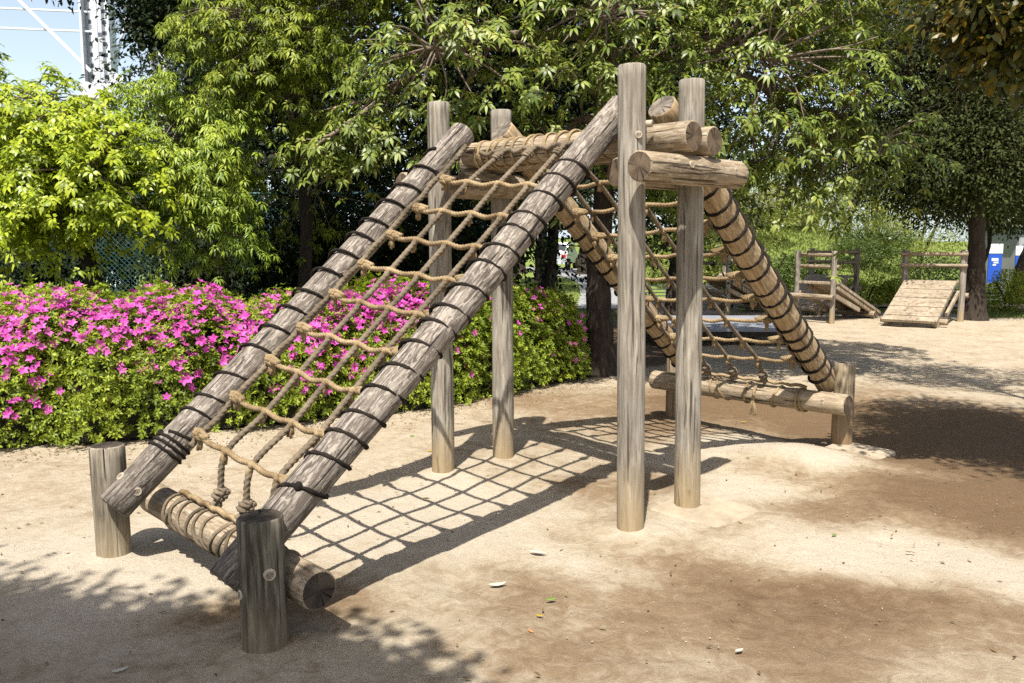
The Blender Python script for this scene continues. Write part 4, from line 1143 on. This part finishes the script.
# grass on the bank and lawns
def grass():
    global rng
    rng = np.random.default_rng(77)
    n = 60000
    x = rng.uniform(4.8, 20, n); y = rng.uniform(20.3, 31, n)
    x2 = rng.uniform(-2, 2.4, 9000); y2 = rng.uniform(16.5, 34, 9000)
    x3 = rng.uniform(9.4, 15, 9000); y3 = rng.uniform(16.9, 18.3, 9000)
    x, y = np.concatenate([x, x2, x3]), np.concatenate([y, y2, y3])
    P = np.stack([x, y, ground_h(x, y) - .01], -1)
    D = unit(np.stack([rng.normal(size=len(x)) * .35, rng.normal(size=len(x)) * .35, np.ones(len(x))], -1))
    h = rng.uniform(.05, .16, len(x)); h[60000:] *= .5
    V, lo, sz = diamond_geo(P, D, rng.normal(size=P.shape), h, .03, .15)
    o = link('grass', np_mesh('grass', V, lo, sz), LM_grass)
    tag(o, 'short grass on the bank and lawns at the back', 'grass', kind='stuff')
grass()

# ------------------------------------------------------------------ paths
def sheet(name, poly, z, mat, label):
    b = MB()
    n = 24
    # strip between two polylines, draped a few millimetres over the ground
    A, B = poly
    A = spline([Vector((*p, 0)) for p in A], n); B = spline([Vector((*p, 0)) for p in B], n)
    vs = []
    for a, c in zip(A, B):
        for k in range(5):
            p = a.lerp(c, k / 4); vs.append((p.x, p.y, gz(p.x, p.y) + z))
    fs = []
    for i in range(len(A) - 1):
        for k in range(4):
            fs.append((i * 5 + k, i * 5 + k + 1, i * 5 + 6 + k, i * 5 + 5 + k))
    b.add(vs, fs)
    o = b.build(name, mat)
    tag(o, label, name, kind='structure')
sheet('path', ([(1.45, 19), (2.1, 26), (2.3, 34), (.5, 48)], [(3.0, 19), (3.6, 26), (4.2, 34), (3.2, 48)]), .02, plain('grey_paving', (.30, .30, .30), .85, .2, 3), 'grey paved path leading away under the trees')
sheet('pink_path', ([(4.2, 20.0), (8, 19.6), (12, 18.9), (20, 18.3)], [(4.2, 21.4), (8, 20.8), (12, 20.2), (20, 19.6)]), .03, plain('pink_paving', (.42, .28, .25), .85, .2, 3), 'pinkish paved path between the sand and the bank')

# ------------------------------------------------------------------ play equipment behind
def beam(b, a, c, w, h):
    a, c = Vector(a), Vector(c)
    d = c - a
    M = d.normalized().to_track_quat('X', 'Z').to_matrix()
    b.box((a + c) / 2, (d.length, w, h), M, bev=.008)

def obj_log(name, a, c, r, parent, mats, seed=0):
    o = link(name, log_mesh(name, (Vector(c) - Vector(a)).length, r, seg=14, seed=seed), mats, parent)
    setm(o, axis_matrix(a, c, seed))
    return o

def ramp_part(root, foot_a, foot_b, top_a, top_b, th=.05):
    """a sloping deck of boards: near foot corner, far foot corner, near top, far top"""
    fa, fb, ta, tb = map(Vector, (foot_a, foot_b, top_a, top_b))
    n = (ta - fa).cross(fb - fa).normalized()
    if n.z < 0: n = -n
    b = MB()
    k = 9
    for i in range(k):
        t0, t1 = i / k + .004, (i + 1) / k - .004
        q = [fa.lerp(ta, t0), fb.lerp(tb, t0), fb.lerp(tb, t1), fa.lerp(ta, t1)]
        vs = [tuple(p + n * (.003 * (i % 2))) for p in q] + [tuple(p - n * th) for p in q]
        b.add(vs, [(0, 1, 2, 3), (7, 6, 5, 4), (0, 4, 5, 1), (1, 5, 6, 2), (2, 6, 7, 3), (3, 7, 4, 0)])
    o = b.build('ramp_deck', M_board, root)
    for s in (.06, .94):
        a = fa.lerp(fb, s) - n * (th + .05); c = ta.lerp(tb, s) - n * (th + .05)
        jb = MB(); beam(jb, a + (c - a) * .04, c, .07, .09); jb.build('bearer', M_log, root)
    return o

def ramp_unit(root):
    """a boarded ramp that rises along x to two tall posts joined by rails; width along y"""
    up_, wd, hi = 1.80, .92, .78
    ramp_part(root, (0, 0, .13), (0, wd, .13), (up_ - .25, 0, hi), (up_ - .25, wd, hi))
    b = MB()
    for k in range(3): b.box((up_ - .20 + k * .092, wd / 2, hi - .026 + .002 * k), (.088, wd, .05), bev=.006)
    b.build('landing', M_board, root)
    for y in (.06, wd - .06):
        obj_log('foot_post', (.24, y, -.1), (.24, y, .17), .06, root, [M_log, M_end], int(y * 9))
    obj_log('foot_log', (.36, -.12, .10), (.36, wd + .10, .10), .055, root, [M_log, M_end], 9)
    for k, y in enumerate((-.055, wd + .055)):
        obj_log('post', (up_ + .02, y, -.1), (up_ + .02, y, 1.37), .06, root, [M_post, M_end_g], k)
    for k, z in enumerate((1.07, 1.29)):
        obj_log('rail', (up_ - .055, -.14, z), (up_ - .055, wd + .14, z), .037, root, [M_log, M_end], 3 + k)
    obj_log('step_log', (up_ + .12, -.16, .50), (up_ + .12, wd + .16, .50), .05, root, [M_log, M_end], 7)
    for y in (.0, wd):
        b = MB(); beam(b, (up_ * .45, y, .20), (up_ + .0, y, .56), .05, .085); b.build('brace', M_board, root)

UN = [((7.46, 14.7), 52, 'wide boarded ramp facing us beside the big tree trunk, two rails at its top'),
      ((7.07, 17.55), 217, 'boarded ramp seen from its high end, its dark underside showing, right of the near pole'),
      ((6.26, 17.3), 45, 'boarded ramp partly hidden behind the posts of the ramp seen from its high end'),
      ((5.42, 18.85), 217, 'boarded ramp turned high end first, half hidden behind the right rope net'),
      ((4.60, 18.6), 45, 'farthest boarded ramp, seen through the right rope net behind its neighbour')]
for k, ((x, y), a, lab) in enumerate(UN):
    if k == 0:
        ru = empty('wooden_ramp', (x, y, gz(x, y)), R(a), label=lab, cat='play ramp', group='boarded play ramps at the back of the sand')
        ramp_unit(ru); first = ru
    else:
        ru = copy_tree(first); ru.location = (x, y, gz(x, y)); ru.rotation_euler = (0, 0, R(a)); ru['label'] = lab
        ru.scale = (1, (.76 if a == 217 else 1), 1)

# low wooden platform
pl = empty('low_platform', (3.2, 13.6, 0), R(-1), label='low wide platform on short legs in the tree shade beyond the right net', cat='platform')
b = MB()
for i in range(12):
    b.box((0, -1.1 + i * .2, .225), (2.3, .192, .035), bev=.005)
b.build('deck', plain('grey_deck_paint', (.25, .26, .29), .7, .2, 6), pl)
for y in (-1.16, 1.16):
    b = MB(); b.box((0, y, .17), (2.26, .04, .07)); b.build('skirt', M_bark_d, pl)
for x in (-1.0, -.55, -.05, .42, .95):
    for y in (-1.08, 1.08):
        b = MB(); b.box((x, y, .06), (.07, .07, .26)); b.build('leg', M_bark_d, pl)

# white railing on a kerb
M_white = plain('white_paint', (.75, .77, .78), .5, .1, 4)
M_kerb = plain('pale_kerb_stone', (.45, .46, .47), .8, .15, 6)
wr = empty('white_railing', (3.9, 19.0, 0), label='low white railing on a pale kerb seen between the two near tower posts', cat='railing', group='low white railings beside the paths')
b = MB(); b.box((0, 0, .11), (2.4, .28, .26), bev=.02); b.build('kerb', M_kerb, wr)
for i in range(4):
    b = MB(); b.box((0, 0, .31 + i * .075), (2.35, .03, .022)); b.build('rail', M_white, wr)
for x in (-1.16, -.4, .4, 1.16):
    b = MB(); b.box((x, 0, .40), (.045, .05, .40)); b.build('post', M_white, wr)
wr2 = empty('white_railing', (11.0, 20.6, 0), R(-8), label='low white railing to the right of the big tree trunk behind the low hedge', cat='railing', group='low white railings beside the paths')
for i in range(5):
    b = MB(); b.box((0, 0, .12 + i * .1), (1.9, .03, .03)); b.build('rail', M_white, wr2)
for x in (-.95, 0, .95):
    b = MB(); b.box((x, 0, .28), (.07, .07, .60)); b.build('post', M_white, wr2)

# blue sign boards at the right
M_blue = plain('blue_paint', (.02, .09, .52), .35, .1, 3)
def board(x, y, rz, label, w, h, z0):
    r_ = empty('sign_board', (x, y, gz(x, y)), R(rz), label=label, cat='sign board', group='blue and white boards beyond the right hedge')
    z0 -= .12; w *= .85
    b = MB(); b.box((0, 0, z0 + h / 2), (w, .06, h), bev=.01); b.build('panel', M_blue, r_)
    b = MB(); b.box((0, -.01, z0 + h + .17), (w * 1.05, .07, .33), bev=.01); b.build('header', M_white, r_)
    for k, (dx, dz, ww, hh) in enumerate(((-.02, .80, .5, .10), (.06, .70, .36, .05), (-.05, .62, .25, .05))):
        b = MB(); b.box((dx * w, -.034, z0 + h * dz), (w * ww, .012, hh)); b.build('emblem', M_white, r_)
    for sx in (-1, 1):
        b = MB(); b.box((sx * w * .4, .05, (z0 + h) / 2 - .05), (.05, .04, z0 + h + .1)); b.build('post', M_white, r_)
board(16.6, 29.0, -12, 'tall narrow blue board with white header behind the slim leaning tree', .50, 1.0, .22)
board(17.75, 29.3, -10, 'blue and white board at the right edge beyond the yellow green hedge', .60, .9, .25)
bd = empty('kiosk_building', (19.6, 31.2, gz(19.6, 31.2) - .1), R(6), label='pale flat roofed kiosk behind the blue boards', cat='building')
b = MB(); b.box((0, 0, 1.0), (3.4, 2.0, 2.2), bev=.02); b.build('wall', plain('pale_render', (.34, .35, .36), .85, .1, 2), bd)
b = MB(); b.box((0, 0, 2.17), (3.8, 2.4, .14), bev=.02); b.build('roof', plain('grey_roof', (.30, .30, .32), .7, .1, 2), bd)
b = MB(); b.box((-.6, -1.02, 1.0), (.9, .05, .8)); b.build('window', plain('dark_glass', (.03, .035, .04), .15, .1, 2), bd)
# slim trees near the cabinets
for k, (x, y, r_, lab) in enumerate(((12.1, 21.6, .07, 'slim leaning tree in front of the blue cabinet'), (13.4, 22.0, .24, 'pale thick trunked tree right of the blue cabinet'), (14.9, 21.8, .12, 'slim tree at the right edge beyond the hedge'))):
    tree('roadside_tree', lab, (x, y), [(x - .08, y, .7), (x + .1, y, 1.5), (x + .05, y, 2.6)], r_, [((x, y, 3.1), (1.7, 1.3, 1.2), 220)], .22, 'scatter', (44, .10, .045, .2), LM_far, M_bark if k == 1 else M_bark_d, seed=70 + k, twigs=False)

# house roof beyond the bank
hs = empty('house', (12.2, 38.5, 2.0), R(14), label='small house with grey purple roof beyond the bamboo', cat='house')
b = MB(); b.box((0, 0, .2), (1.9, 3.0, 1.8)); b.build('wall', plain('house_wall', (.30, .27, .25), .9, .15, 2), hs)
b = MB()
b.add([(-1.3, -1.8, 1.0), (1.3, -1.8, 1.0), (1.3, 1.8, 1.0), (-1.3, 1.8, 1.0), (-.7, 0, 2.0), (.7, 0, 2.0), (-1.3, -1.8, .9), (1.3, -1.8, .9), (1.3, 1.8, .9), (-1.3, 1.8, .9)],
      [(0, 1, 5, 4), (2, 3, 4, 5), (1, 2, 5), (3, 0, 4), (0, 6, 7, 1), (1, 7, 8, 2), (2, 8, 9, 3), (3, 9, 6, 0), (9, 8, 7, 6)])
b.build('roof', plain('purple_grey_tile', (.26, .22, .25), .8, .2, 6), hs)

# parked car at the end of the path
cr = empty('parked_car', (2.6, 46, gz(2.6, 46)), R(75), label='small white car far off at the end of the grey path', cat='car')
b = MB()
prof = [(-1.6, .3), (-1.65, .75), (-1.4, .95), (-1.05, 1.42), (.55, 1.42), (1.0, .95), (1.6, .80), (1.68, .35)]
vs = [(x, -.72, z) for x, z in prof] + [(x, .72, z) for x, z in prof]
n = len(prof)
b.add(vs, [tuple(range(n)), tuple(range(2 * n - 1, n - 1, -1))] + [(i, i + n, (i + 1) % n + n, (i + 1) % n) for i in range(n)])
b.build('body', M_white, cr)
b = MB()
for s in (-1, 1): b.box((-.25, s * .725, 1.17), (1.35, .02, .32))
b.box((-1.24, 0, 1.17), (.03, 1.2, .34), Matrix.Rotation(R(37), 3, 'Y')); b.build('window', bpy.data.materials['dark_glass'], cr)
for x in (-1.05, 1.05):
    for y in (-.66, .66):
        b = MB(); b.tube([(x, y - .1, .3), (x, y + .1, .3)], .3, 16); b.build('wheel', M_bark_d, cr)
for y in (-.55, .55):
    b = MB(); b.box((-1.64, y, .72), (.06, .24, .16)); b.build('tail_light', plain('red_lens', (.5, .02, .02), .3, .1, 3), cr)

# ------------------------------------------------------------------ chain-link fence behind the left trees
M_teal = plain('teal_paint', (.06, .15, .15), .5, .15, 5)
fe = empty('chain_link_fence', (-5.4, 12.2, 0), R(-3), label='teal chain link fence behind the left trees', cat='fence')
b = MB()
W_, H_, st = 10.0, 2.2, .075
k = int((W_ + H_) / st)
for i in range(k):
    x0 = -W_ / 2 - H_ + i * st
    for s in (1, -1):
        a = [(x0 if s > 0 else x0 + H_), 0.0 + .003 * s, 0.05]; e = [(x0 + H_ if s > 0 else x0), .003 * s, H_]
        lo_, hi_ = -W_ / 2, W_ / 2
        def cut(p, q):
            if p[0] > q[0]: p, q = q, p
            if q[0] < lo_ or p[0] > hi_: return None
            f = lambda X: p[2] + (q[2] - p[2]) * (X - p[0]) / (q[0] - p[0])
            P_ = [max(p[0], lo_), p[1], f(max(p[0], lo_))]; Q_ = [min(q[0], hi_), q[1], f(min(q[0], hi_))]
            return P_, Q_
        cc = cut(a, e)
        if cc: b.tube(cc, .0032, 4, caps=False)
b.build('mesh_panel', M_teal, fe)
for x in (-5, -2.9, -.8, 1.3, 3.4, 5):
    b = MB(); b.tube([(x, .03, -.1), (x, .03, 2.3)], .032, 10); b.build('post', M_teal, fe, True)
for z in (.06, 2.22):
    b = MB(); b.tube([(-5, .03, z), (5, .03, z)], .022, 8); b.build('rail', M_teal, fe, True)
# pale wall and shed seen in glimpses beyond the fence
wl = empty('low_wall', (-11.0, 21.5, 0), R(6), label='pale wall seen in glimpses through the fence on the left', cat='wall')
b = MB(); b.box((0, 0, .1), (14, .2, .5), bev=.02); b.build('wall', plain('pale_blue_wall', (.22, .28, .30), .8, .12, 2), wl)
b = MB(); b.box((0, -.03, .40), (14.1, .32, .1), bev=.01); b.build('coping', M_white, wl)

# ------------------------------------------------------------------ steel tower
M_steel = plain('pale_painted_steel', (.62, .65, .70), .5, .08, 1.5)
def slot_mat():
    m, nt, b = new_mat('slotted_steel'); ln = nt.links.new
    tc = N(nt, 'ShaderNodeTexCoord'); sp = N(nt, 'ShaderNodeSeparateXYZ'); ln(tc.outputs['Object'], sp.inputs[0])
    a = N(nt, 'ShaderNodeMath', operation='PINGPONG'); a.inputs[1].default_value = .17; ln(sp.outputs[2], a.inputs[0])
    r_ = ramp(nt, [(.06, (.07, .08, .10)), (.075, (.62, .65, .70))]); ln(a.outputs[0], r_.inputs[0]); ln(r_.outputs[0], b.inputs['Base Color'])
    return m
M_slot = slot_mat()
M_hole = plain('dark_slot', (.06, .07, .09), .7, .1, 3)
tw = empty('steel_tower', (-13.3, 28, 0), R(10), label='white riveted steel lattice tower rising above the bright tree at the top left', cat='tower')
H_ = 18
for k, (x, y) in enumerate(((0, 0), (-9, 0), (-9, 9), (0, 9))):
    b = MB()
    b.box((x - .40, y, H_ / 2), (.07, .8, H_)); b.box((x + .40, y, H_ / 2), (.07, .8, H_)); b.box((x, y + .1, H_ / 2), (.73, .06, H_))
    b.box((x, y - .36, H_ / 2), (.16, .05, H_))
    lg = b.build('leg', M_steel, tw)
    if k == 0:
        b = MB()
        for xx in (-.2, .2):
            b = MB(); b.box((x + xx, y + .02, H_ / 2 + .1), (.13, .12, H_)); b.build('slotted_strip', M_slot, lg)
for z in (6.3, 12.0):
    b = MB(); b.box((0, -.52, z), (1.0, .06, .5)); b.box((.52, -.50, z + .1), (.4, .06, .9), Matrix.Rotation(R(20), 3, 'Y')); b.build('gusset_plate', M_steel, tw)
for a, c in (((-.2, -.3, 6.9), (-9, -.3, 16.2)), ((.2, .5, 6.9), (.2, 9, 16))):
    b = MB(); beam(b, a, c, .07, .11); b.build('diagonal_brace', M_steel, tw)
for z in (8.15, 8.75, 16.5):
    b = MB(); beam(b, (0, -.25, z), (-9, -.25, z), .05, .06); b.build('tie_bar', M_steel, tw)
b = MB()
for x in (.5, .9, 1.4):
    b.tube([(x, -.2, H_), (x + .8, -.2, 7)], .03, 6)
b.build('cable', M_hole, tw)

# ------------------------------------------------------------------ fallen leaves
def fallen(x, y, rz, L, col, label, curl=.3):
    z = gz(x, y) + .005
    L *= .8
    b = MB()
    vs, fs = [], []
    n = 8
    for i in range(n + 1):
        t = i / n
        w = .5 * L * .36 * math.sin(math.pi * min(1, t * 1.02)) ** .8 + .0008
        zc = curl * L * (t - .5) ** 2
        for s in (-1, 0, 1):
            vs.append((L * (t - .5), s * w + curl * .25 * L * (t - .5) ** 2, zc + (abs(s) * w * .5) + .002))
        for s in (-1, 0, 1):
            vs.append((L * (t - .5), s * w + curl * .25 * L * (t - .5) ** 2, zc + (abs(s) * w * .5)))
    for i in range(n):
        for s in (0, 1):
            a = i * 6 + s
            fs.append((a, a + 6, a + 7, a + 1)); fs.append((a + 3, a + 4, a + 10, a + 9))
        fs.append((i * 6, i * 6 + 3, i * 6 + 9, i * 6 + 6)); fs.append((i * 6 + 2, i * 6 + 8, i * 6 + 11, i * 6 + 5))
    b.add(vs, fs)
    o = b.build('fallen_leaf', col, None, True, (x, y, z))
    o.rotation_euler = (R(random.uniform(-6, 6)), R(random.uniform(-6, 6)), R(rz))
    tag(o, label, 'leaf', 'fallen leaves on the sand')
LF_w = plain('bleached_leaf', (.62, .58, .46), .6, .2, 30); LF_y = plain('yellow_leaf', (.55, .40, .06), .5, .25, 30); LF_g = plain('green_leaf', (.20, .32, .06), .5, .25, 30); LF_b = plain('brown_leaf', (.22, .12, .05), .6, .3, 30)
fallen(-.065, 3.66, 10, .10, LF_w, 'curled cream leaf on the sand right of the near log end', .5)
fallen(.13, 4.10, -12, .11, LF_w, 'long pale leaf with brown tip lying left of the near tower post', .15)
fallen(-1.42, 2.88, 40, .07, LF_w, 'pale leaf in the near left shade', .4)
fallen(.115, 3.34, -20, .045, LF_y, 'small yellow leaf on damp sand below the long pale leaf', .3)
fallen(.075, 3.20, -50, .045, plain('orange_leaf', (.60, .28, .12), .5, .2, 30), 'small orange leaf on the sand nearest the viewer in the middle', .3)
fallen(.17, 3.50, 20, .06, LF_g, 'small green leaf on damp sand in the middle', .3)
fallen(.87, 3.05, 30, .05, LF_w, 'pale chip of leaf on the sand at the lower right', .3)
fallen(1.71, 4.30, 30, .05, LF_g, 'green leaf scrap on pale sand right of the concrete footing', .3)
fallen(2.05, 7.3, 0, .07, LF_y, 'yellow leaf on the damp soil under the right base log', .3)
fallen(-.60, 6.1, 0, .08, LF_y, 'yellow leaf on the sand left of the far tower posts', .3)
fallen(-.80, 6.6, 70, .08, LF_g, 'green sprig on the sand near the hedge foot', .3)
fallen(-.52, 4.95, 10, .06, LF_y, 'yellow leaf inside the net shadow', .3)
fallen(.98, 4.60, 15, .06, LF_y, 'yellow leaf on the concrete footing by the right tower post', .2)

# small pebbles and litter
def grit():
    global rng
    rng = np.random.default_rng(5)
    b = MB()
    for k in range(2600):
        x = rng.uniform(-2.6, 3.6); y = rng.uniform(2.6, 8.5)
        s = .0014 + .0032 * rng.uniform() ** 2.5
        b.blob((x, y, gz(x, y) + s * .3 + .004), (s, s * rng.uniform(.7, 1.2), s * .6), seed=k, n=6, m=4, rough=.25)
    o = b.build('pebbles', plain('pebble', (.40, .34, .27), .85, .5, 20))
    tag(o, 'tiny pebbles and crumbs scattered on the sand', 'pebbles', kind='stuff')
    n = 1700
    x = np.concatenate([rng.uniform(-4, 3.5, n // 3), rng.uniform(-3.8, 1.6, n - n // 3)]); y = np.concatenate([rng.uniform(2.6, 9, n // 3), np.zeros(n - n // 3)])
    xi = x[n // 3:]
    fr = np.interp(xi, [-8, -3.75, -2.62, -1.81, -.75, -.12, .45, 1.0, 1.6], [4.8, 6.05, 6.53, 7.05, 7.62, 8.35, 8.95, 9.6, 9.9])
    y[n // 3:] = fr - np.abs(rng.normal(size=len(xi))) * .35 + .1
    P = np.stack([x, y, ground_h(x, y) + .007], -1)
    D = rng.normal(size=P.shape); D[:, 2] *= .12
    V, lo, sz = diamond_geo(P, D, np.array([[0, 0, 1.]]) + rng.normal(size=P.shape) * .3, rng.uniform(.012, .045, n), .012, 0)
    o = link('leaf_litter', np_mesh('leaf_litter', V, lo, sz), leaf_mat('litter_leaf', [(.05, .03, .015), (.16, .09, .04), (.30, .20, .08), (.25, .24, .06)], .7, .1))
    tag(o, 'scattered dry leaf litter on the sand and under the hedge', 'leaf litter', kind='stuff')
grit()

# ------------------------------------------------------------------ light, sky, camera
S_AZ = Vector((.125, .55, -1.0)).normalized()          # direction the sunlight travels
sun = bpy.data.lights.new('Sun', 'SUN'); sun.energy = 4.9; sun.angle = R(.53); sun.color = (1, .95, .87)
so = bpy.data.objects.new('Sun', sun); COL.objects.link(so); so.rotation_euler = S_AZ.to_track_quat('-Z', 'Y').to_euler(); so.location = (-3, -8, 16)
w = bpy.data.worlds.new('World'); scene.world = w; w.use_nodes = True
nt = w.node_tree
sky = nt.nodes.new('ShaderNodeTexSky'); sky.sky_type = 'NISHITA'; sky.sun_disc = False
to_sun = -S_AZ
sky.sun_elevation = math.asin(to_sun.z); sky.sun_rotation = math.atan2(to_sun.x, to_sun.y)
sky.air_density = 1.0; sky.dust_density = 3.5; sky.ozone_density = 1.0
# pale haze low over the horizon, all the way round
tcw = nt.nodes.new('ShaderNodeTexCoord'); spw = nt.nodes.new('ShaderNodeSeparateXYZ'); nt.links.new(tcw.outputs['Generated'], spw.inputs[0])
inv = N(nt, 'ShaderNodeMath', operation='SUBTRACT', use_clamp=True); inv.inputs[0].default_value = 1.0; nt.links.new(spw.outputs[2], inv.inputs[1])
pw = N(nt, 'ShaderNodeMath', operation='POWER'); pw.inputs[1].default_value = 3.0; nt.links.new(inv.outputs[0], pw.inputs[0])
hz = N(nt, 'ShaderNodeVectorMath', operation='SCALE'); hz.inputs[0].default_value = (5.6, 6.4, 7.0); nt.links.new(pw.outputs[0], hz.inputs['Scale'])
ad = N(nt, 'ShaderNodeVectorMath', operation='ADD'); nt.links.new(sky.outputs[0], ad.inputs[0]); nt.links.new(hz.outputs[0], ad.inputs[1])
nt.links.new(ad.outputs[0], nt.nodes['Background'].inputs[0]); nt.nodes['Background'].inputs[1].default_value = .075

cam = bpy.data.cameras.new('Camera'); co = bpy.data.objects.new('Camera', cam); COL.objects.link(co)
cam.sensor_width = 36; cam.lens = 840 / 1024 * 36
co.location = (0, 0, 1.565); co.rotation_euler = (R(90) - math.atan(101.5 / 840), 0, 0)
cam.clip_start = .05; cam.clip_end = 3000
scene.camera = co
vs_ = scene.view_settings
vs_.view_transform = 'Standard'; vs_.look = 'None'; vs_.exposure = 0.93; vs_.gamma = 1; vs_.use_curve_mapping = False
scene.cycles.max_bounces = 8; scene.cycles.transparent_max_bounces = 8
scene.cycles.use_denoising = False
